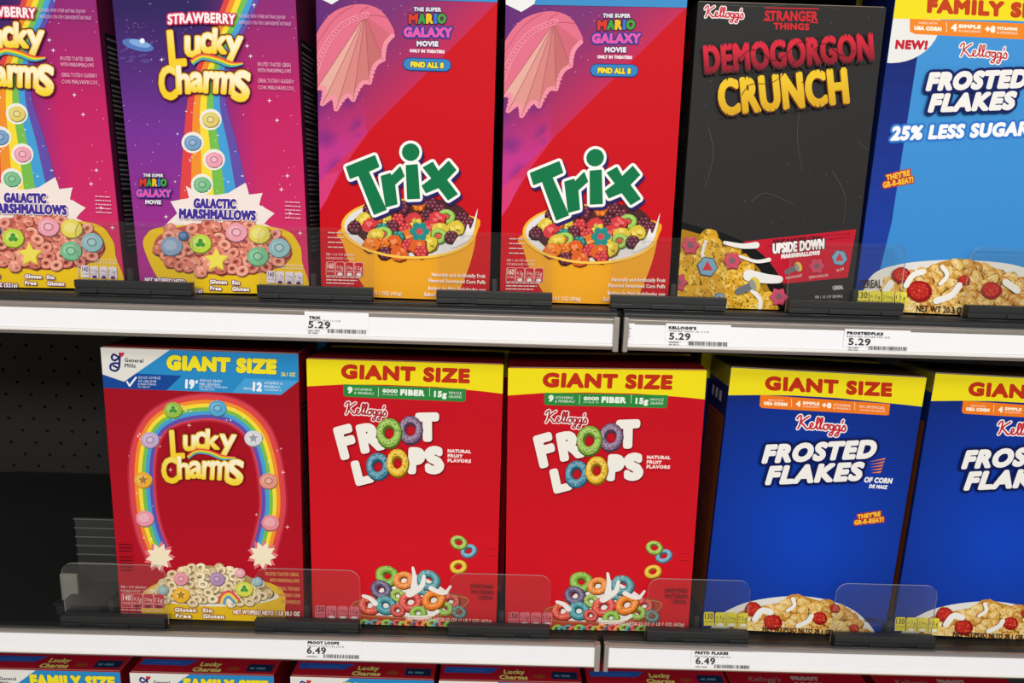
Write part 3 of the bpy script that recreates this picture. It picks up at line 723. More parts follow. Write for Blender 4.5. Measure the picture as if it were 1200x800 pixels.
    def jag(body, x0, y0, x1, y1, h, c, c2, sh, bold):
        def f(u, v):
            px, py = a.f.inv(u, v); return mixc(c2, c, (y0 + (y1 - y0) * (px - x0) / (x1 - x0) - py) / h * 1.3)
        t.text(body, x0, y0, x1, y1, h, sh, bold + .2, off=(-1.2, 1.8)); t.text(body, x0, y0, x1, y1, h, f, bold)
        n = len(body) * 4
        for k in range(n):       # torn tips above and nicks below the letters
            u = (k + rng.uniform(.2, .8)) / n; x = x0 + (x1 - x0) * u; y = y0 + (y1 - y0) * u; w = rng.uniform(.7, 1.5)
            t.poly([(x - w, y + 2.6), (x + w, y + 2.6), (x + rng.uniform(-1, 1), y - rng.uniform(1.5, 4.5))], blk)
            t.poly([(x - w, y - h - .8), (x + w, y - h - .8), (x + rng.uniform(-1, 1), y - h + rng.uniform(1.5, 4.5))], blk)
    jag('DEMOGORGON', 825, 87, 1023, 71.5, 33, (214, 42, 62), (132, 30, 44), (84, 24, 34), 1.5)
    jag('CRUNCH', 842, 136.5, 994, 122, 43, (236, 196, 48), (214, 164, 36), (96, 46, 28), 2.2)
    for q in ([(862, 74), (876, 60), (892, 62), (902, 72), (918, 66), (932, 52), (945, 50)], [(868, 112), (878, 100), (902, 98), (918, 86), (932, 70)], [(952, 60), (965, 52), (985, 66), (1000, 60)], [(938, 98), (944, 88), (936, 78)]):
        t.stroke(q, (.9, .6), (66, 30, 34))
    return a, t

# ---- blue frosted flakes boxes
def frosted_title(t, L1, L2, navy):
    for L in (L1, L2): t.text(*L, navy, 2.2, [(3.0, navy)], shear=.3)
    for L in (L1, L2): t.text(*L, (240, 238, 234), 2.0, shear=.3)
def great(a, x0, y0, x1, y1, h):
    a.text("THEY'RE", x0 + (x1 - x0) * .12, y0 - h * 1.15, x1 - (x1 - x0) * .1, y1 - h * 1.15, h, (240, 190, 60), .5, [(1.2, (180, 34, 40))], shear=.2)
    a.text('GR-R-REAT!', x0, y0, x1, y1, h, (240, 190, 60), .5, [(1.2, (180, 34, 40))], shear=.2)
def flakes_bowl(a, rim, region, berries, extra=()):
    a.spoly(rim, (226, 224, 218), 5)
    a.spoly(region, (196, 140, 60), 5)
    for x, y in sorted(heap(region, 11), key=lambda p: p[1]):
        flake(a, x, y, 8.5, rng.choice(((214, 158, 66), (226, 178, 90), (204, 140, 52), (232, 196, 120))), rng.uniform(-50, 50))
    for x, y, r in berries:
        a.ell(x, y, r, r * .85, (150, 24, 26), 10, 12, .05); a.ell(x - 1, y - 1, r * .8, r * .66, (190, 40, 34), 10, 12, .05)
        for k in range(int(r * 2)): a.ell(x + rng.uniform(-.65, .65) * r, y + rng.uniform(-.5, .5) * r, .7, .5, (226, 120, 70), 0, 5)
    for q, w in extra: a.stroke(q, w, (240, 238, 232))
def art_reduced(b):
    a = Art(b.front)
    a.grid(lambda x, y: mixc((68, 148, 214), (60, 140, 210), y / 300), 6, 8)
    def g2(x, y): return mixc((26, 42, 116), (30, 62, 160), (y - 70) / 200)
    for k in range(18):
        y0, y1 = 20 + k * 20, 40 + k * 20
        e = lambda y: 1082 - (y - 20) * .155 if y < 260 else 1045 - (y - 260) * .25
        a.poly([(980, y0), (e(y0), y0), (e(y1), y1), (980, y1)], g2(0, (y0 + y1) / 2))
    a.ell(1044, 24, 58, 50, (232, 232, 230), 0, 40)
    a.poly([(1040, -60), (1300, -60), (1300, 31), (1180, 24), (1040, 22)], (240, 222, 36))
    a.poly([(1066, 22), (1275, 31), (1274, 50), (1072, 40), (1066, 37)], (240, 136, 40))
    a.text('MADE WITH', 1076.5, 28, 1098, 29, 2.6, (255, 240, 220), .2, res=1); a.text('USA CORN', 1071, 35, 1103, 36.6, 4.8, (255, 245, 230), .5)
    a.stroke([(1109, 26), (1109, 38)], .6, (255, 235, 210), sm=False); a.text('4', 1114, 36.5, 1121, 37, 9, (255, 245, 230), .7)
    a.text('SIMPLE', 1123, 33, 1149, 34, 4.6, (255, 245, 230), .5); a.text('INGREDIENTS', 1123, 37.5, 1149, 38.6, 2.6, (255, 245, 230), .2, res=1)
    a.text('+8', 1154, 38, 1166, 38.7, 8, (255, 245, 230), .7); a.text('VITAMINS', 1168, 35, 1192, 36, 3.6, (255, 245, 230), .3); a.text('& MINERALS', 1168, 39.5, 1192, 40.6, 2.8, (255, 245, 230), .2)
    a.text('NO ARTIFICIAL', 1202, 37, 1236, 38.6, 3.6, (255, 245, 230), .3); a.text('COLORS OR FLAVORS', 1202, 41.5, 1236, 43, 2.6, (255, 245, 230), .2)
    a.text('NEW!', 1048.5, 57.5, 1087, 58.5, 11, (196, 34, 52), .9, shear=.1)
    a.text('FAMILY SIZE', 1086, 15, 1236, 23, 18, (196, 66, 30), 1.7)
    script_logo(a, 1125, 68, 1180, 72, 20, (190, 30, 50), (240, 236, 232))
    great(a, 1035, 220.5, 1071, 213.5, 7.2)
    a.text('25% LESS SUGAR', 1043, 165, 1205, 159, 17, (244, 246, 250), 1.3, [(2.6, (48, 120, 204))], shear=.25)
    flakes_bowl(a, [(1008, 352), (1022, 322), (1052, 310), (1095, 305), (1140, 305), (1195, 312), (1240, 335), (1250, 380), (1008, 380)],
                [(1030, 340), (1050, 324), (1080, 316), (1105, 306), (1135, 304), (1175, 318), (1215, 338), (1215, 375), (1030, 375)],
                [(1076, 341, 15), (1055, 322, 11), (1160, 340, 12), (1128, 328, 7)],
                [([(1060, 334), (1068, 322), (1080, 318)], 7), ([(1102, 312), (1108, 322), (1100, 332)], 5), ([(1095, 352), (1112, 346), (1122, 334)], 8), ([(1036, 340), (1042, 332)], 9), ([(1176, 330), (1190, 340)], 8)])
    a.text('CEREAL', 1005, 337, 1031.5, 336.5, 9.5, (60, 36, 26), .2)
    nutrition(a, 1001.5, 340, 60, 17, 4, '130', (236, 222, 80), (60, 50, 20), .03, (240, 238, 230))
    a.text('NET WT 20.3 OZ', 1072, 364.5, 1130, 367, 7.5, (66, 36, 26), .2)
    t = second(a)
    frosted_title(t, ('FROSTED', 1082.5, 107.5, 1203, 103.5, 22), ('FLAKES', 1085, 132.5, 1190, 129, 22), (22, 34, 96))
    return a, t
def art_flakes(b):
    a = Art(b.front)
    def g(x, y):
        d = math.hypot((x - 945) / 150, (y - 630) / 150)
        return mixc((16, 66, 186), (16, 44, 128), d * .9 - .1) if y > 470 else (18, 42, 118)
    a.grid(g, 14, 20)
    a.poly([(840, 420), (1100, 420), (1100, 478.5), (1060, 474), (980, 466), (930, 463.2), (890, 462.6), (840, 463)], (238, 220, 30))
    a.poly([(891, 462.5), (1043, 473), (1041.5, 486), (1038, 486.4), (893, 477.8), (890, 475.5)], (238, 122, 28))
    W = (252, 238, 218)
    a.text('MADE WITH', 900.5, 469.3, 918, 470.2, 2, W, .15, res=1); a.text('USA CORN', 895, 474.2, 922.5, 475.8, 4.2, W, .45); a.stroke([(927.5, 467.5), (927.5, 476.5)], .5, W, sm=False)
    a.text('4', 932.5, 476.2, 938, 476.6, 7, W, .6); a.text('SIMPLE', 940.5, 473.5, 960, 474.8, 3.6, W, .4); a.text('INGREDIENTS', 940.5, 476.8, 960, 478, 2, W, .15, res=1)
    a.text('+8', 963, 477.6, 974, 478.4, 6.6, W, .6); a.text('VITAMINS', 976, 475.5, 996.5, 476.8, 3, W, .3); a.text('& MINERALS', 976, 479, 996.5, 480.2, 2.4, W, .2, res=1)
    a.stroke([(1001.5, 471.5), (1001.5, 480.5)], .5, W, sm=False); a.text('NO ARTIFICIAL', 1007, 477.5, 1037, 479.6, 3.2, W, .3); a.text('COLORS OR FLAVORS', 1007, 481, 1037, 483, 2.2, W, .15, res=1)
    a.text('GIANT SIZE', 896, 456.8, 1045, 465, 16.8, (186, 48, 22), 1.5)
    script_logo(a, 934, 504, 991, 508.5, 20, (196, 30, 48), (240, 236, 234), 2.0, 1.4)
    for k in range(5): a.poly([(1018 + k * .6, 541 + k * 3.2), (1038 - k * 1.2, 536 + k * 3.8), (1036 - k * 1.2, 538.4 + k * 3.9)], (226, 124, 60))
    a.text('OF CORN', 1012.5, 565, 1046, 566.5, 6.6, (240, 238, 234), .5, shear=.25); a.text('DE MAIZ', 1018, 571.5, 1040, 573, 4.6, (240, 238, 234), .4, shear=.25)
    great(a, 1001, 615, 1036, 611, 5.8)
    flakes_bowl(a, [(838, 728), (858, 712), (890, 702), (935, 698), (975, 704), (1005, 718), (1026, 742), (1026, 760), (838, 760)],
                [(862, 722), (880, 712), (912, 706), (928, 696), (948, 700), (985, 712), (1004, 726), (1008, 756), (862, 756)],
                [(882, 713, 10), (905, 728, 11), (960, 723, 9), (978, 712, 6), (1000, 735, 6)],
                [([(884, 724), (892, 714), (902, 716)], 8), ([(928, 700), (930, 708), (922, 714)], 4.5), ([(934, 732), (946, 726), (950, 720)], 6), ([(870, 728), (876, 724)], 6)])
    nutrition(a, 823.5, 715.5, 53, 16, 4, '130', (228, 212, 66), (60, 50, 20), .03, (236, 234, 226))
    a.text('NET WT/PESO NETO 28.1 OZ', 893, 738, 975, 742, 5.6, (70, 34, 24), .2); a.text('CEREAL', 1012, 727, 1029, 728, 4.6, (40, 36, 60), .2)
    t = second(a)
    frosted_title(t, ('FROSTED', 891.5, 542.5, 1027, 536, 22.5), ('FLAKES', 895.5, 567.5, 1013, 562, 22.5), (14, 26, 84))
    return a, t

# ---- giant box with the rainbow arch
def lc_banner(a, q, size_text, tx, detail=True, wt=None):
    pass
def art_arch(b):
    a = Art(b.front)
    a.grid(lambda x, y: mixc((158, 18, 34), (180, 18, 36), (y - 450) / 200), 6, 8)  # darker towards the top: shade under the shelf put into the red
    blue, dk, lt = (42, 138, 198), (24, 72, 150), (70, 160, 214)
    a.poly([(110, 400), (360, 400), (360, 440), (348.3, 447.7), (329.5, 462.6), (100, 453)], blue)
    a.poly([(110, 430), (160, 437.5), (213, 440), (195, 457.2), (100, 453.5)], dk); a.poly([(287, 443), (350, 446), (329, 462.3), (272, 459.8)], lt)
    a.poly([(110, 400), (202, 400), (199.5, 409.5), (145.5, 447), (119, 438), (110, 436)], (226, 224, 216))
    maker_mark(a, 129, 414, 1.02)
    a.text('General', 146, 424, 168, 424.9, 4.8, (50, 54, 80), .2); a.text('Mills', 146, 430.2, 159, 430.8, 4.8, (50, 54, 80), .2)
    W = (236, 240, 246)
    a.stroke([(149, 447), (152, 452), (159.5, 442)], 2, W, sm=False)
    fine(a, ['GOOD SOURCE', 'OF CALCIUM'], 162, [188, 183], 443.5, 4.2, 3, W); fine(a, ['BUENA FUENTE', 'DE CALCIO'], 162, [183, 176], 450.8, 3, 2, W)
    a.text('19', 217, 455, 228, 455.5, 11, W, .9); a.text('g', 229, 448, 232, 448.2, 4, W, .4)
    fine(a, ['WHOLE GRAIN', 'PER SERVING'], 234, [260, 258], 447, 4.3, 3, W); fine(a, ['DE GRANO INTEGRAL', 'POR RACION'], 234, [267, 251], 453.8, 3, 2, W)
    a.text('WITH', 285, 456.5, 295, 457, 3, W, .3); a.text('12', 296, 458, 307, 458.6, 11, W, .9); fine(a, ['VITAMINS &', 'MINERALS'], 309.5, [331, 328], 450, 4.2, 3, W); a.text('VITAMINAS Y', 309.5, 457.5, 330, 458.2, 2, W, res=1)
    a.text('26.1 OZ', 329.5, 440.3, 346, 441, 4.6, (238, 220, 60), .2)
    a.text('GIANT SIZE', 195, 433.4, 324, 438.6, 18, (240, 224, 40), 1.8, [(.7, (30, 96, 150))])
    # rainbow arch
    arch = [(187, 652), (177, 628), (170, 600), (167, 570), (167, 542), (172, 516), (186, 494), (212, 481), (247, 477), (279, 485), (302, 506), (313, 534), (318, 562), (320, 590), (317, 612), (308, 648)]
    bands(a, [(x, y, 34) for x, y in arch], [(184, 40, 60)]); bands(a, [(x, y, 30) for x, y in arch], [(210, 70, 86)])
    bands(a, [(x, y, 26) for x, y in arch], RAIN)
    for k in range(46):
        x, y = rng.choice(arch); sparkle(a, x + rng.uniform(-18, 18), y + rng.uniform(-10, 10), rng.uniform(.8, 2.4), (255, 236, 220))
    for x, y, c, k in ((203, 480, (150, 190, 70), 3), (255, 478, (86, 168, 210), 1), (176, 515, (196, 170, 206), 1), (297, 513, (214, 214, 222), 2), (168, 562, (234, 170, 60), 2), (315, 563, (226, 150, 130), 1), (170, 607, (234, 150, 168), 0), (317, 612, (232, 140, 150), 0)): mallow(a, x, y, 10.5, c, k)
    for x, y in ((187, 652), (308, 650)):
        star5(a, x, y, 19, (230, 120, 130), 0, 9, .62); star5(a, x, y, 16.5, (246, 232, 200), 10, 9, .62)
    for x, y in ((332, 553), (337, 617), (222, 498), (200, 550)): sparkle(a, x, y, 3, (255, 200, 200))
    # bowl
    a.spoly([(166, 706), (172, 690), (200, 678), (250, 670), (300, 678), (330, 690), (334, 712), (320, 740), (184, 740)], (232, 190, 36), 4)
    a.spoly([(176, 700), (190, 684), (250, 674), (305, 682), (322, 694), (326, 700), (300, 707), (250, 710), (200, 706)], (238, 234, 222), 4)
    H = [(178, 697), (190, 680), (212, 668), (240, 662), (270, 666), (298, 678), (318, 690), (312, 700), (280, 706), (240, 707), (200, 703)]
    a.spoly(H, (176, 146, 100), 4)
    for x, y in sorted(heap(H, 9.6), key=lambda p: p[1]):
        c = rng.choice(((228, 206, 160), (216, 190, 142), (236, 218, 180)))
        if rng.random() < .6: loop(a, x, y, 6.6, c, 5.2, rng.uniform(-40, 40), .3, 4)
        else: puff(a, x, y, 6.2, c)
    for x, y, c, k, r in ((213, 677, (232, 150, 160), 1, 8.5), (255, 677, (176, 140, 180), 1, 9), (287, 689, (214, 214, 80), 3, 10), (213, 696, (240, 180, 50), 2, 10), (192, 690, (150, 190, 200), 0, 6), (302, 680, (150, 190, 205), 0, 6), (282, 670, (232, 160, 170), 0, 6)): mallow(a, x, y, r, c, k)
    bands(a, [(260, 706, 9), (263, 698, 9), (270, 695, 9), (279, 704, 9)], [(222, 90, 90), (240, 210, 80), (90, 160, 200)])
    for t, x0, y, x1 in (('Gluten', 205.5, 715.5, 231), ('Free', 206.5, 722.5, 225), ('Sin', 238, 716, 250), ('Gluten', 238.5, 723, 263.5)): a.text(t, x0, y, x1, y + .6, 5, (252, 246, 226), .4, [(.9, (150, 80, 60))])
    a.text('NET WT/PESO NETO 1 LB 10.1 OZ', 274, 718, 352, 720.5, 5.2, (250, 236, 220), .35, [(.7, (150, 60, 50))])
    O = (232, 150, 90)
    for t, x0, y, x1 in (('FROSTED TOASTED CEREAL', 311.5, 673, 351), ('WITH MARSHMALLOWS', 316.5, 680.4, 351.5), ('CEREAL TOSTADO', 325.5, 690, 352), ('GLASEADO CON', 327, 697.6, 352), ('MALVAVISCOS', 330, 705.4, 352.4)): a.text(t, x0, y, x1, y + 1, 4.2, O, .15)
    nutrition(a, 143.5, 694, 50, 16, 4, '140', (196, 50, 62), (252, 232, 226), .03, (120, 30, 60), (240, 170, 170))
    a.text('PER 1 CUP SERVING', 143, 687.5, 172, 688.4, 2.8, (250, 220, 215), .15, res=1); a.text('POR RACION DE 1 TAZA', 143, 692, 176, 693, 2.8, (250, 220, 215), .15, res=1)
    for k in range(2): a.text('~SEE NUTRITION FACTS FOR MORE INFORMATION', 143, 713.5 + k * 3.8, 193, 715 + k * 3.8, 1.9, (246, 200, 196), .1, res=1)
    for k in range(8): a.text('~CONTAINS WHEAT AND OATS'[:13 + (k * 5) % 9], 140.2 + k * .25, 637 + k * 3.9 + (3 if k > 2 else 0), 157, 637.5 + k * 3.9 + (3 if k > 2 else 0), 2, (84, 14, 24), .1, res=1)
    t = second(a)
    title_lc(t, [('L', 200, 502, 217, 537, -4), ('u', 215, 508, 231, 528, 0), ('c', 228, 504, 243, 526, 0), ('k', 241, 501, 259, 526, 2), ('y', 257, 507, 278, 538, 3),
                 ('C', 190, 534, 210, 566, -4), ('h', 208, 532, 224, 561, -2), ('a', 222, 538, 239, 560, 0), ('r', 237, 538, 250, 561, 2), ('m', 247, 538, 270, 562, 3), ('s', 266, 536, 287, 568, 6)], (120, 40, 30), bold=1.6)
    bands(t, [(221, 535, 5), (231, 528, 6), (246, 529, 6), (262, 535, 6), (277, 535, 2)], RAIN[:5])
    return a, t

# ---- red box with coloured ring letters
def art_loops(b):
    a = Art(b.front)
    a.grid(lambda x, y: mixc((196, 20, 34), (210, 22, 36), (y - 500) / 150), 4, 6)  # upper red a little darker, painted-in shade of the shelf above
    a.poly([(350, 410), (600, 410), (600, 462.5), (565, 458.2), (510, 453), (450, 450.6), (400, 450.4), (350, 453)], (240, 222, 28))
    a.poly([(402.5, 450), (546, 455.5), (545.5, 469), (543, 470.6), (405, 464.6), (402.5, 462)], (44, 136, 62))
    W = (234, 242, 230)
    a.text('9', 407, 460.6, 413, 461, 8, W, .6); fine(a, ['VITAMINS', '& MINERALS'], 415, [436, 438], 457.4, 4.2, 3, W)
    for x in (443.5, 503.5): a.stroke([(x, 454), (x, 464)], .5, W, sm=False)
    a.text('GOOD', 448, 459.6, 466, 460.4, 4.4, W, .4); a.text('SOURCE OF', 448, 462.8, 466, 463.6, 2, W, .1, res=1); a.text('FIBER', 469, 463, 497.5, 464.2, 7.4, W, .7)
    a.text('15g', 508.5, 465, 523.5, 465.6, 7.4, W, .6); fine(a, ['WHOLE', 'GRAINS'], 525.5, [541, 541], 461.6, 4.4, 3.2, W)
    a.text('GIANT SIZE', 399.5, 443.6, 550.5, 449.2, 17.5, (190, 48, 24), 1.6)
    script_logo(a, 405, 487, 453, 490.5, 18.5, (168, 24, 40), (240, 232, 228), 1.7, 1.2)
    for i, t in enumerate(('NATURAL', 'FRUIT', 'FLAVORS')): a.text(t, 524.5, 530 + i * 5.6, (552, 542, 552)[i], 531 + i * 5.6, 4.2, (244, 226, 220), .35)
    a.stroke([(525, 543.2), (551, 544)], .6, (110, 16, 26), sm=False)
    for y in (643, 651): a.stroke([(568, y), (580, y + .4)], .5, (120, 20, 28), sm=False)
    # falling rings
    for x, y, r, c, rot in ((549, 645, 9.8, (96, 158, 186), -20), (537.5, 635, 10, (150, 184, 70), 20), (537, 663.5, 10, (226, 186, 46), -8)): loop(a, x, y, r, c, r * .8, rot, .4, 12)
    # glass bowl of rings in milk
    a.spoly([(414, 708), (440, 694), (480, 686), (520, 692), (548, 700), (544, 716), (528, 730), (520, 744), (424, 744), (420, 722)], (176, 70, 50), 4)
    a.spoly([(430, 716), (452, 684), (480, 672), (512, 684), (534, 704), (528, 716), (480, 722)], (238, 232, 226), 3)
    T = [(453.7, 674, 12.5, (126, 176, 60)), (502, 679, 12.5, (84, 150, 160)), (473, 679, 11, (232, 132, 56)), (446.6, 690, 11.5, (96, 84, 118)), (466, 697, 8, (150, 180, 70)), (494, 698, 8, (80, 150, 150)), (433, 708, 11.5, (222, 84, 66)), (452, 708, 11.5, (70, 146, 156)), (528, 704, 10, (200, 70, 60)), (521, 712, 9, (140, 180, 70)), (481, 704, 12.5, (216, 70, 62)), (508, 701.5, 12.5, (234, 126, 42)), (466, 714, 8, (200, 66, 60)), (490, 717, 9, (130, 180, 60)), (538, 716, 8, (90, 120, 120))]
    for x, y, r, c in T: loop(a, x, y, r * 1.12, c, r * .94, rng.uniform(-30, 30), .3, 24)
    for q, w in (([(485, 688), (486, 676), (484, 664)], (8, 3)), ([(480, 695), (494, 686), (497, 674)], (9, 4)), ([(505, 688), (520, 694), (528, 686)], (6, 3)), ([(426, 697), (434, 700), (440, 706)], (4, 7)), ([(513, 715), (500, 722), (480, 722)], 5)): a.stroke(q, w, (240, 236, 230))
    for i in range(16): loop(a, 427 + i * 6.6, 729 - .0 * i + 1.8 * (i % 2), 6.5, T[(i * 7) % 15][3], 5, rng.uniform(-30, 30), .3, 4)
    for q in ([(412, 709), (424, 719), (460, 722), (500, 722), (535, 715), (549, 703)], [(549, 703), (546, 699), (530, 696)], [(412, 709), (416, 704), (428, 702)]): a.stroke(q, .9, (196, 140, 90))
    nutrition(a, 369, 708, 53, 15, 4, '150', (226, 110, 122), (70, 14, 22), .03, (240, 232, 232))
    a.text('NET WT/PESO NETO 23 OZ (1 LB 7 OZ) (652g)', 476, 725, 576, 728.5, 4, (236, 210, 200), .15)
    for i, t in enumerate(('SWEETENED', 'MULTIGRAIN', 'CEREAL')): a.text(t, (551.5, 552, 560)[i], 688 + i * 6.6, 578.5, 689 + i * 6.6, 5, (110, 18, 28), .15)
    t = second(a)
    Wt = (240, 236, 228); sh = (120, 14, 24)
    G = [('F', 395, 497, 417, 537, -15, 3.2), ('R', 420, 494, 449, 529, -12, 3.2), ('T', 487, 482.5, 515, 517, -1, 3.6), ('L', 414, 537, 436, 567, -14, 3.2), ('P', 478.5, 523, 498.5, 555, 2, 3.4), ('S', 497.5, 521.5, 520.5, 555, -4, 3.4)]
    for off, c in (((1, 1.3), sh), ((0, 0), Wt)):
        for ch, x0, y0, x1, y1, r, bo in G: t.glyph(ch, x0, y0, x1, y1, c, bo, [], r, off=off)
    loop(t, 481, 502.5, 14, (122, 96, 130), 16.5, 0, .4, 60); loop(t, 456, 506, 14.6, (136, 178, 66), 17.5, 0, .38, 60)
    loop(t, 443, 545, 13.6, (66, 132, 160), 16, 0, .38, 60); loop(t, 466, 541, 13, (226, 180, 40), 16.5, 0, .38, 60)
    return a, t

# ---- family size box on the bottom shelf: only its upper edge is in view
def art_family(b):
    a = Art(b.front, px=False); w, h = b.w, b.h
    a.poly([(0, 0), (w, 0), (w, h), (0, h)], (168, 18, 36)); a.poly([(0, h - .045), (w, h - .052), (w, h), (0, h)], (42, 138, 198))
    a.poly([(0, h), (w * .42, h), (w * .17, h - .036), (0, h - .03)], (230, 228, 222))
    mm = Art(b.front, px=False); s = .00098
    for q in ([(8, 3), (4, 1), (2, 5), (5, 8), (9, 6), (11, 3), (11, 10), (10, 17), (6, 20), (1, 18), (1, 13), (6, 11), (11, 12)],): a.stroke([(.011 + p[0] * s, h - .006 - p[1] * s) for p in q], 2.4 * s, (32, 38, 110), 4)
    a.poly([(.011 + p[0] * s, h - .006 - p[1] * s) for p in ((13, 4.5), (10, 1), (10, -1), (12, -1.6), (13, -.5), (14.5, -1.6), (16.5, -.6), (16, 1.5))], (200, 40, 60))
    a.text('General', .03, h - .0155, .051, h - .0155, .0048, (50, 54, 80), .0002); a.text('Mills', .03, h - .022, .043, h - .022, .0048, (50, 54, 80), .0002)
    a.text('FAMILY SIZE', w * .37, h - .024, w * .96, h - .0245, .018, (240, 224, 40), .0016, [(.0007, (30, 90, 150))])
    # plain lower panel: arch and title as on the giant box
    bands(a, [(.05, .08, .02), (.035, .16, .02), (.06, .22, .02), (w / 2, .245, .02), (w - .06, .22, .02), (w - .035, .16, .02), (w - .05, .08, .02)], RAIN)
    t = second(a)
    t.text('Lucky', w * .3, .19, w * .7, .19, .026, (246, 222, 110), .002, [(.0014, (120, 40, 30))]); t.text('Charms', w * .27, .155, w * .75, .155, .026, (246, 222, 110), .002, [(.0014, (120, 40, 30))])
    return a, t
def lid_family(b):
    a = Art(b.top, px=False); w, d = b.w, b.d
    a.poly([(.006, d * .19), (w * .36, d * .19), (w * .42, d * .34), (.006, d * .34)], (40, 84, 170))
    a.text('~NATURALLY AND ARTIFICIALLY FLAVORED', .02, d * .24, w * .32, d * .24, .0034, (60, 110, 190), res=1)
    a.text('Lucky', w * .45, d * .185, w * .60, d * .185, .0085, (226, 196, 110), .0007, [(.0006, (90, 30, 24))]); a.text('Charms', w * .42, d * .045, w * .62, d * .045, .0085, (226, 196, 110), .0007, [(.0006, (90, 30, 24))])
    a.ell(w * .70, d * .14, w * .045, d * .05, (150, 66, 36), 0, 16)
    a.poly([(w * .79, d * .08), (w * .97, d * .08), (w * .97, d * .27), (w * .79, d * .27)], (26, 40, 70)); a.text('~BOX TOPS', w * .81, d * .14, w * .93, d * .14, .006, (90, 130, 150), .0003)
    return a
def art_plain(b):
    a = Art(b.front, px=False); w, h = b.w, b.h
    a.poly([(0, 0), (w, 0), (w, h), (0, h)], (200, 20, 34)); a.poly([(0, h - .032), (w, h - .036), (w, h), (0, h)], (240, 222, 28))
    a.text('FAMILY SIZE', w * .15, h - .025, w * .85, h - .026, .016, (190, 48, 24), .0016)
    t = second(a); t.text('FROOT', w * .2, h - .1, w * .8, h - .095, .03, (240, 236, 228), .003); t.text('LOOPS', w * .25, h - .14, w * .82, h - .135, .03, (240, 236, 228), .003)
    return a, t
def lid_plain(b):
    a = Art(b.top, px=False); w, d = b.w, b.d
    a.text("Kellogg's", w * .14, d * .16, w * .38, d * .16, .009, (150, 100, 100), .0004, shear=.3); a.text('FROOT', w * .46, d * .21, w * .66, d * .21, .008, (170, 140, 136), .0012); a.text('LOOPS', w * .47, d * .06, w * .67, d * .06, .008, (170, 140, 136), .0012)
    return a

# ================================================================= setting
SET = lambda o, label=None: tag(o, label, None, None, 'structure')
zU, zL = CAMZ - .1025, CAMZ - .5145        # tops of the two shelves in view
zB = CAMZ - .925
def pegboard():
    x0, x1, z0, z1, y = -1.3, 1.3, .02, 2.2, .46
    o = boxes('wall_back', [(x0, x1, y + .02, y + .03, z0, z1)], M_PEG, bw=0); SET(o, 'dark pegboard back of the shelving')
    # board with real holes: only the open bay at the left shows it
    s = .0235; vs, fs = [], []; r = .0032
    xa, xb = -.95, -.15; nz = int((zU - .06 - zL) / s); nx = int((xb - xa) / s)
    def cell(cx, cz, hole):
        b = len(vs); c = [(cx - s / 2, cz - s / 2), (cx + s / 2, cz - s / 2), (cx + s / 2, cz + s / 2), (cx - s / 2, cz + s / 2)]
        vs.extend((x, y, z) for x, z in c)
        if not hole: fs.append((b, b + 1, b + 2, b + 3)); return
        for k in range(8):
            t = R(-135 + 45 * k); vs.append((cx + r * math.cos(t), y, cz + r * math.sin(t)))
        for k in range(8):
            t = R(-135 + 45 * k); vs.append((cx + r * math.cos(t), y + .012, cz + r * math.sin(t)))
        for k in range(4):
            a, c2 = b + k, b + (k + 1) % 4; h0, h1, h2 = b + 4 + 2 * k, b + 4 + 2 * k + 1, b + 4 + (2 * k + 2) % 8
            fs.extend([(a, c2, h2, h1), (a, h1, h0)])
        for k in range(8): fs.append((b + 4 + k, b + 4 + (k + 1) % 8, b + 12 + (k + 1) % 8, b + 12 + k))
    for i in range(nx):
        for j in range(nz + 3): cell(xa + s * (i + .5), zL + s * (j + .5), (i + j) % 2 == 0)
    p = mesh('trim_1', vs, fs, M_PEG); SET(p, 'perforated board behind the open bay')
pegboard()
SET(boxes('floor', [(-3, 3, -4.5, .6, -.02, 0)], M_FLOOR, bw=0), 'pale shop floor')

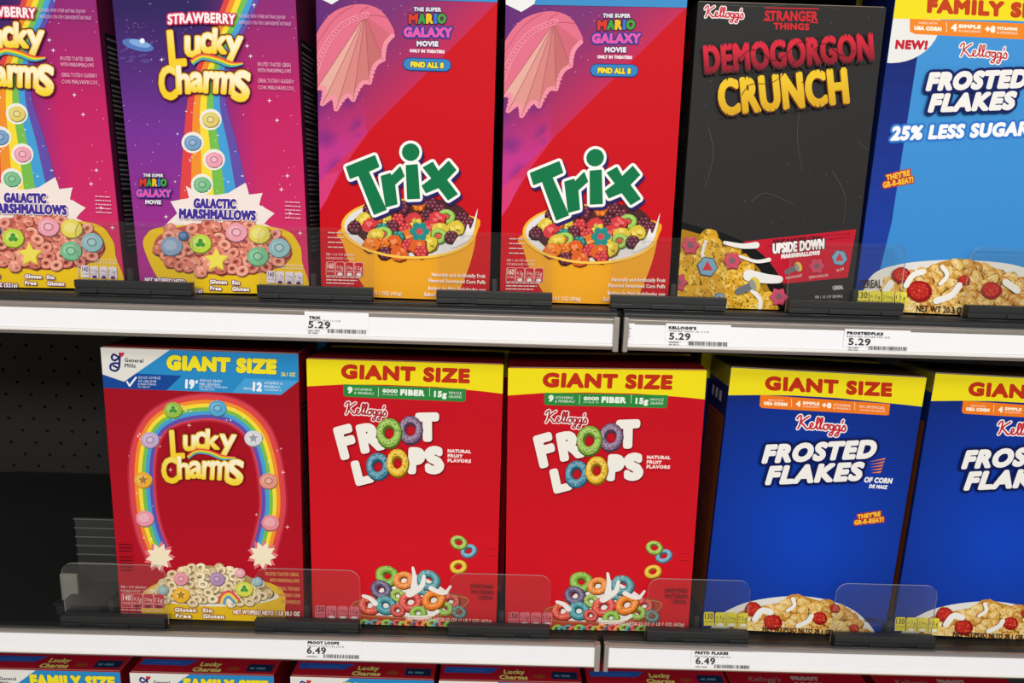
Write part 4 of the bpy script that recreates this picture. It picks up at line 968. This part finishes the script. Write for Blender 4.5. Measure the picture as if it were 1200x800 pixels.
JOIN = .1246
def shelf(zt, name_label, rail_labels, zr, hr=.0068, ht=.0368):
    """shelf board with black front profile; the price rails are things of their own"""
    root = empty('store_shelf', name_label, 'shelf', 'black shelves of the cereal aisle')
    prism_x('shelf_board', [(-.012, zt), (.455, zt), (.455, zt - .022), (-.004, zt - .022), (-.008, zt - .034), (-.012, zt - .034)], -1.25, 1.25, M_DARK, root)
    for k, (xa, xb) in enumerate(((-1.25, JOIN - .0035), (JOIN + .0035, 1.25))):
        prism_x('front_profile', [(-.0125, zt + .0005), (-.0125, zt - .032), (-.028, zt - .032), (-.0305, zt - .012), (-.0302, zt - .0045), (-.0280, zt - .0022), (-.0235, zt - .0016), (-.0225, zt + .0002), (-.0165, zt + .0008)], xa, xb, M_BLACK, root, .0006)
    for k in range(6):
        x = -1.1 + k * .42; boxes('bracket', [(x, x + .004, .02, .45, zt - .05, zt - .022)], M_DARK, root)
    for k, (xa, xb, lab) in enumerate(((-1.25, JOIN - .0028, rail_labels[0]), (JOIN + .0028, 1.25, rail_labels[1]))):
        r = empty('price_rail', lab, 'price rail', 'pale metal price rails along the shelf edges', ((xa + xb) / 2, -.034, zr))
        q = lambda o: (setattr(o, 'location', (-(xa + xb) / 2, .034, -zr)), o)[1]
        yf = -.0345; z1 = zr; z0 = zr - ht
        q(prism_x('top_rib', [(-.030, z1 - .0006), (-.0340, z1), (-.0372, z1 - .0016), (-.0372, z1 - .003), (-.0363, z1 - hr + .0004), (-.0325, z1 - hr - .0002)], xa, xb, M_RAIL, r, .0004))
        q(prism_x('label_channel', [(-.0325, z1 - hr), (-.0362, z1 - hr), (-.0366, z0 + .0082), (-.0325, z0 + .0082)], xa, xb, M_WHITE, r))
        q(prism_x('channel_lip', [(-.0325, z0 + .0080), (-.0364, z0 + .0080), (-.0382, z0 + .0068), (-.0382, z0 + .0048), (-.0325, z0 + .0048)], xa, xb, M_BRIGHT, r, .0003))
        q(prism_x('bottom_rib', [(-.0325, z0 + .0048), (-.0360, z0 + .0048), (-.0366, z0 + .0040), (-.0340, z0 + .0004), (-.030, z0)], xa, xb, M_RAIL, r, .0004))
        q(boxes('back_plate', [(xa, xb, -.0325, -.0290, z0, z1 - .001)], M_RAIL, r))
        if k == 0: q(boxes('end_cap', [(xb - .006, xb + .0004, -.0392, -.030, z0 - .001, z1 + .0006)], M_RAIL, r))
        else: q(boxes('end_cap', [(xa - .0004, xa + .005, -.0392, -.030, z0 - .001, z1 + .0006)], M_RAIL, r))
shelf(zU, 'upper black shelf holding the strawberry, fruit puff and black cartons', ('price rail of the upper shelf, long segment left of the joint', 'price rail of the upper shelf, segment right of the joint'), CAMZ - .1108)
shelf(zL, 'middle black shelf holding the giant size cartons', ('price rail of the middle shelf, long segment left of the joint', 'price rail of the middle shelf, segment right of the joint'), CAMZ - .5108, .0042, .0338)
oc = empty('store_shelf', 'unseen black shelf board above the upper cartons, added to block light', 'shelf', 'black shelves of the cereal aisle')
prism_x('shelf_board', [(-.012, zU + .413), (.455, zU + .413), (.455, zU + .391), (-.012, zU + .391)], -1.25, 1.25, M_DARK, oc)  # out of view, added to keep light from falling into the carton gaps
prism_x('front_profile', [(-.012, zU + .413), (-.012, zU + .379), (-.028, zU + .379), (-.030, zU + .408), (-.024, zU + .413)], -1.25, 1.25, M_BLACK, oc)
ob = empty('store_shelf', 'bottom black shelf holding the family size cartons', 'shelf', 'black shelves of the cereal aisle')
prism_x('shelf_board', [(-.02, zB), (.455, zB), (.455, zB - .03), (-.02, zB - .03)], -1.25, 1.25, M_DARK, ob)
boxes('front_profile', [(-1.25, 1.25, -.03, -.02, zB - .035, zB + .004)], M_BLACK, ob)

# ---- clear product stops on their black clip strips
def at(px, py, Y):
    d = fwd + rt * ((px - 600) / FPX) - up * ((py - 400) / FPX); return CAM + d * ((Y - CAM.y) / d.y)
def stop(x0, x1, zt, label, height=.0790):
    r = empty('product_stop', label, 'product stop', 'clear product stops along the shelf fronts', ((x0 + x1) / 2, -.02, zt))
    w = (x1 - x0) / 2; rad = .014; P = [(-w, .0005)] + [(w, .0005)]
    P += [(w - rad + rad * math.cos(t), height - rad + rad * math.sin(t)) for t in [R(a) for a in range(0, 91, 15)]]
    P += [(-w + rad + rad * math.cos(t), height - rad + rad * math.sin(t)) for t in [R(a) for a in range(90, 181, 15)]]
    o = prism_y('clear_plate', P, .0045, .0062, [M_CLEAR, M_CEDGE], r)
    # black clip strip with two slots
    sl = [(-w * .62, -w * .3), (w * .3, w * .62)]
    bl = [(-w, w, -.0042, .0044, .0005, .0146)]
    xs = [-w] + [v for s_ in sl for v in s_] + [w]
    for i in range(0, len(xs), 2): bl.append((xs[i], xs[i + 1], -.0056, -.0042, .0005, .0052))
    boxes('clip_strip', bl + [(-w, w, -.0052, -.0042, .0068, .0146)], M_BLACK, r, .0005)
    return r
names_u = ['left of the first strawberry carton and at the frame edge', 'between strawberry and left fruit puff cartons', 'between the two fruit puff cartons', 'between fruit puff and black cartons', 'between black and pale blue cartons', 'right end']
for (a, b), nm in zip(((89, 225), (302, 437), (512, 648), (717, 853), (927, 1062), (1138, 1272)), ['between the two strawberry cartons', *names_u[1:]]):
    p, q = at(a, 320, -.02), at(b, 320, -.02); stop(p.x, q.x, zU + .0008, 'clear acrylic stop on the upper shelf, ' + nm)
for (a, b), nm in zip(((73, 194), (299, 421), (526, 645), (759, 879), (980, 1099)), ['in front of the empty bay', 'between rainbow arch and ring letter cartons', 'between the two ring letter cartons', 'between ring letter and dark blue cartons', 'between the two dark blue cartons']):
    p, q = at(a, 715, -.02), at(b, 715, -.02); stop(p.x, q.x, zL + .0016, 'clear acrylic stop on the middle shelf, ' + nm)

# ---- dividers between the rows
def divider(x, zt, label, hgt=.028):
    r = empty('row_divider', label, 'divider', 'black row dividers standing on the shelves', (x, 0, zt))
    boxes('fin', [(-.0009, .0009, -.006, .42, .0005, .018)], M_BLACK, r)
    boxes('front_post', [(-.0028, .0028, -.0105, -.006, .0005, hgt)], M_BLACK, r)
    boxes('foot', [(-.006, .006, -.0105, .42, .0005, .0018)], M_BLACK, r)
for px, nm in ((158, 'between the strawberry cartons'), (370, 'right of the second strawberry carton'), (580, 'between the fruit puff cartons'), (788, 'left of the black carton'), (1000, 'right of the black carton')):
    divider(at(px, 325, -.0).x, zU, 'black plastic row divider on the upper shelf ' + nm)
for px, nm in ((136, 'left of the rainbow arch carton'), (362, 'right of the rainbow arch carton'), (588, 'between the ring letter cartons'), (815, 'left of the first dark blue carton'), (1040, 'between the dark blue cartons')):
    divider(at(px, 712, -.0).x, zL, 'black plastic row divider on the middle shelf ' + nm)

# ---- spring pusher standing in the empty bay
pz = zL
p0, p1 = at(90, 640, .06).x, at(150, 640, .06).x
pr = empty('shelf_pusher', 'black ribbed spring pusher standing in the empty bay of the middle shelf', 'pusher', None, ((p0 + p1) / 2, .06, pz))
hw = (p1 - p0) / 2; ztop = at(100, 607, .06).z - pz
boxes('paddle', [(-hw, hw, 0, .004, .012, ztop)], mat('pusher_plastic', (40, 40, 39), .45, bump=.3), pr)
boxes('rib', [(-hw, hw, -.0022, 0, ztop - .0012 - k * .0125, ztop - k * .0125) for k in range(6)], mat('pusher_rib', (86, 88, 86), .35), pr, .0002)
boxes('base_track', [(-hw * .8, hw * .8, -.06, .36, .001, .012)], M_BLACK, pr)
gq0, gq1 = at(70, 690, .03).x, at(91, 690, .03).x
gz1 = at(80, 673, .03).z
gr = empty('end_divider', 'pale grey upright divider plate behind the acrylic at the left of the middle shelf', 'divider', None, ((gq0 + gq1) / 2, .03, pz))
boxes('plate', [(-(gq1 - gq0) / 2 + .0015, (gq1 - gq0) / 2, 0, .004, .001, gz1 - pz)], M_GREY, gr)
boxes('foot', [(-(gq1 - gq0) / 2 - .004, (gq1 - gq0) / 2, -.01, .05, .0005, .003)], M_BLACK, gr)
# the end wall of the left bay, leaning fin of dark steel
# ================================================================= price labels
def plane(y): return Face((-1.25, y, 0), (1, 0, 0), (0, 0, 1), 2.5, 3)
def price(x0, x1, y0, y1, title, sub, pr_, label, tpos, ppos, bpos, spos):
    y = -.0372; f = plane(y - .0002); c = [f.P(x0, y0), f.P(x1, y1)]
    ux, uz = c[0][0] - 1.25, (c[0][1] + c[1][1]) / 2
    w = c[1][0] - c[0][0]; h = .0195
    r = empty('price_label', label, 'price label', None, (ux, y, uz))
    boxes('paper', [(0, w, -.0001, .0004, -h / 2, h / 2)], mat('label_paper', (247, 247, 250), .5), r, 0)
    a = Art(f); ink = (44, 44, 48)
    a.text(title, *tpos, 3.6, ink, .4); a.text(sub, *spos, 1.9, (70, 70, 74), .12, res=1)
    a.text(pr_, *ppos, 8.2, (56, 56, 60), .35, res=3)
    bx, by, bw = bpos; x = bx
    while x < bx + bw:
        ww = rng.choice((.5, .8, 1.2)); yy = by + .03 * (x - bx)
        a.poly([(x, yy), (x + ww, yy), (x + ww, yy + 4.6), (x, yy + 4.6)], (90, 90, 94)); x += ww + rng.choice((.6, .9, 1.4))
    a.text('~26.04 01', ppos[0], ppos[1] + 3.6, ppos[0] + 15, ppos[1] + 4, 1.6, (130, 130, 134), res=1); a.text('~T 1034 6', ppos[0], ppos[1] + 6.2, ppos[0] + 13, ppos[1] + 6.6, 1.6, (130, 130, 134), res=1)
    a.build('print', r, lambda u, v, z: (u - 1.25 - ux, -.0002 - z, v - uz), M_PAPER)
price(357, 432, 375, 377.2, 'TRIX', 'CLASSIC TRIX 16.1OZ', '5.29', 'white price label reading 5.29 below the left fruit puff carton', (362, 373.6, 375.5, 374), (361, 384, 387, 385), (384, 385.2, 45), (362, 376, 399, 377.2))
price(780, 856, 389, 391.2, "KELLOGG'S", 'STRANGER THINGS CRL 12.1OZ', '5.29', 'white price label reading 5.29 below the black carton', (783.5, 385.4, 816, 386.4), (784, 397.6, 809, 398.4), (807, 399.6, 45), (783.5, 388.4, 831, 390))
price(989, 1066, 395.5, 397.8, 'FROSTEDFLKS', 'REDUCED SUGAR FMS 20Z', '5.29', 'white price label reading 5.29 below the pale blue carton', (992.5, 391.6, 1035, 393), (994, 404, 1020, 404.8), (1018, 405, 45), (992.5, 394.8, 1043, 396.4))
price(355, 424, 758.3, 760.2, 'FROOT LOOPS', 'FROOT LOOPS CRL 23OZ', '6.49', 'white price label reading 6.49 below the left ring letter carton', (360.5, 754.2, 397.5, 755.2), (359.5, 765.6, 382, 766.2), (379, 766, 41), (360.5, 757.4, 403, 758.6))
price(810, 882, 770.5, 772.5, 'FRSTD FLAKES', 'FROSTED FLAKES 28.1OZ', '6.49', 'white price label reading 6.49 below the left dark blue carton', (814.5, 766.2, 853.5, 767.2), (815, 777.8, 838, 778.6), (837, 778.2, 41), (814.5, 769.6, 856, 770.8))
for nm, x, y in (('upper', 737, 389), ('middle', 711.5, 767)):
    f = plane(-.0369); c = f.P(x, y); r = empty('date_sticker', 'small white sticker with upright print at the %s price rail joint' % nm, 'sticker', None, (c[0] - 1.25, -.0369, c[1]))
    boxes('paper', [(-.003, .006, 0, .0003, -.0098, .0098)], M_WHITE, r, 0)
    a = Art(Face((c[0] - 1.25 - .01, -.0373, c[1] - .0098), (1, 0, 0), (0, 0, 1), .02, .0196), px=False)
    for k in range(7): a.text('~0482'[: 3 + k % 3], .0085, .0025 + k * .0022, .0085 + .0015 * (2 + k % 2), .0025 + k * .0022, .0013, (70, 70, 74), 0, res=1)
    a.build('print', r, lambda u, v, z: (u - .01, -.0002 - z, v - .0098), M_PAPER)

# ================================================================= cartons: upper shelf
GU = 'cereal cartons on the upper shelf'; GM = 'giant cereal cartons on the middle shelf'; GB = 'family cereal cartons on the bottom shelf'
U = -.1008; Lw = -.5138
b_s = Box(-.3265, .0013, U, .1954, .3382, -.88, -.85, -.97)
s_dark = (44, 30, 44); s_ink = (120, 110, 116)
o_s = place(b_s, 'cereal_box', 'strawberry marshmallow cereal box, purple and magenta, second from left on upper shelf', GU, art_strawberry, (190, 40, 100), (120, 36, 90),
            [('right', (90, 26, 60), (30, 26, 30), s_ink), ('left', (90, 40, 110), (30, 26, 30), s_ink)])  # near-black side panels stand in for shade between the cartons
mw = b_s.mat.copy(); mw.translation = mw.translation + Vector((-.2115, .001, 0)); dup(o_s, mw, 'strawberry marshmallow cereal box in purple and magenta, leftmost on the upper shelf')
b_t = Box(-.1196, .0003, U, .1935, .3378, -.61, -.02, .3)
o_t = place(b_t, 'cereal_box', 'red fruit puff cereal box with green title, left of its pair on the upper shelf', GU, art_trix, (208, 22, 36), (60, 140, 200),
            [('right', (90, 12, 20), (16, 14, 16), (70, 64, 68)), ('left', (40, 8, 12), (12, 11, 12), (50, 46, 50))])  # panels darkened so the gap between cartons looks shaded
b_t2 = Box(.0858, .0006, U, .1948, .3419, -.78, .35, -1.06 + .7)
dup(o_t, b_t2.mat, 'red fruit puff cereal box with green title, right of its pair, beside black box')
b_d = Box(.2925, -.0008, U - .0004, .2017, .3274, .02, .37, .02)
def dem_side(a, w, h):
    for k in range(9): a.ell(rng.uniform(.2, .8) * w, h * rng.uniform(.45, .95), .008, .012, rng.choice(((120, 24, 34), (90, 20, 28), (90, 110, 40), (60, 56, 54))), 0, 10, .2)
o_d = place(b_d, 'cereal_box', 'worn black cereal box with jagged red and yellow title on the upper shelf', GU, art_crunch, (44, 43, 43), (30, 29, 29),
      [('left', (34, 33, 33), None, (64, 60, 58), None, .9, dem_side), ('right', (34, 33, 33), None, (80, 78, 76))])
b_r = Box(.4975, -.0008, U, .2020, .3600, -.3, .3, .9)
o_r = place(b_r, 'cereal_box', 'pale blue flakes cereal box with NEW flash at the right end of the upper shelf', GU, art_reduced, (40, 90, 180), (240, 222, 36),
      [('left', (22, 36, 100), None, (60, 80, 140)), ('right', (22, 36, 100), None, (60, 80, 140))])
# ---- middle shelf
b_a = Box(-.361, -.0016, Lw, .2292, .3455, .37, -.05, .47)
o_a = place(b_a, 'cereal_box', 'giant red cereal box with rainbow arch and marshmallows beside the empty bay', GM, art_arch, (166, 20, 36), (120, 20, 30),
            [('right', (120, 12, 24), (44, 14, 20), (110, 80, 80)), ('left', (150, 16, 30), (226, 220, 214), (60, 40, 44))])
b_f = Box(-.1203, -.0015, Lw, .2314, .3386, -.19, .47, .06)
o_f = place(b_f, 'cereal_box', 'giant red cereal box with coloured ring letters, directly right of the rainbow arch box', GM, art_loops, (204, 20, 34), (112, 14, 22),
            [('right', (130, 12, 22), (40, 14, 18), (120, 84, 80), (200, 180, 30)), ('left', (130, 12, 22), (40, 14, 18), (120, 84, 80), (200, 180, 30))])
b_f2 = Box(.122, -.001, Lw, .2292, .3384, -.02, -1.07, -.96)
dup(o_f, b_f2.mat, 'giant red cereal box with coloured ring letters, directly left of the dark blue box')
b_k = Box(.3717, .0024, Lw + .0012, .2332, .3378, .16, .52, 1.45)
def fl_side(a, w, h):
    a.poly([(w * .06, h * .05), (w * .94, h * .05), (w * .94, h * .82), (w * .06, h * .82)], (124, 62, 26))  # orange darkened to paint in the shade on the carton side
    for k in range(3): a.text('~DEFINITELY GREAT', w * (.2 + .2 * k), h * .86, w * (.32 + .2 * k), h * .86, .02, (200, 200, 214), .0002, res=1)
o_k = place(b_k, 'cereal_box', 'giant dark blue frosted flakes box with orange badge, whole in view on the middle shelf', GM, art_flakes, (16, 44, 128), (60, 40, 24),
            [('left', (20, 34, 96), None, (96, 44, 20), (140, 132, 34), .93, fl_side), ('right', (20, 34, 96), None, (96, 44, 20), (176, 166, 40), .93, fl_side)])  # side yellow dimmed as painted shade, left more than right
mw = b_k.mat.copy(); mw.translation = mw.translation + Vector((.2415, -.0005, 0)); dup(o_k, mw, 'giant dark blue frosted flakes box cut off by the right edge of the photo')
# boxes behind, their lids showing under the rail
for src, bb, dx, dy, lab in ((o_a, b_a, .012, .0785, 'second giant rainbow arch box, standing behind the front one'), (o_f, b_f, .008, .0785, 'second giant ring letter box behind the left one'),
                             (o_f, b_f2, .004, .088, 'second giant ring letter box behind the right one'), (o_k, b_k, -.012, .082, 'second giant dark blue box behind the whole one')):
    mw = bb.mat.copy(); mw.translation = mw.translation + Vector((dx, dy, .0005 if src is not o_a else .003)); dup(src, mw, lab)
for src, bb, dx, lab in ((o_s, b_s, .004, 'strawberry marshmallow box standing behind the second one'), (o_t, b_t, -.003, 'fruit puff box standing behind the left one'), (o_t, b_t2, .003, 'fruit puff box standing behind the right one'), (o_d, b_d, -.004, 'black jagged title box standing behind the worn one'), (o_r, b_r, -.004, 'pale blue flakes box standing behind the front one')):
    mw = bb.mat.copy(); mw.translation = mw.translation + Vector((dx, .082, .0004)); dup(src, mw, lab)
# ---- bottom shelf
fx = lambda px: at(px, 793, 0).x
h_f = at(240, 791, 0).z - zB
b_m = Box((fx(152) + fx(321)) / 2, 0, zB - CAMZ + .0015, fx(321) - fx(152), h_f, 0, 0, 0)
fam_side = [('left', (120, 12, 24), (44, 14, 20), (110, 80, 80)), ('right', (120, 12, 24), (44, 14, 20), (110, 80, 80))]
o_m = place(b_m, 'cereal_box', 'family size red cereal box with blue band, bottom shelf, below the rainbow arch box', GB, art_family, (168, 18, 36), (166, 22, 40), fam_side, lid_family)
for px, lab, yaw in ((-28, 'family size red cereal box at the left edge of the bottom shelf', .2), (340, 'family size red cereal box on the bottom shelf below the left ring letter box', -.3), (514, 'family size red cereal box on the bottom shelf, left of the rail joint', .2), (688, 'family size red cereal box on the bottom shelf, right of the rail joint', .8)):
    mw = Matrix.Rotation(R(yaw), 4, 'Z'); mw.translation = Vector((fx(px) + b_m.w / 2, b_m.base.y, b_m.base.z)); dup(o_m, mw, lab)
b_p = Box(fx(859) + .091, 0, zB - CAMZ + .0015, .182, h_f, 0, 0, 0)
o_p = place(b_p, 'cereal_box', 'plain red lidded family box on the bottom shelf below the dark blue box', GB, art_plain, (196, 20, 34), (160, 18, 32), fam_side, lid_plain)
mw = b_p.mat.copy(); mw.translation = mw.translation + Vector((.194, .001, 0)); dup(o_p, mw, 'plain red lidded family box at the right end of the bottom shelf')
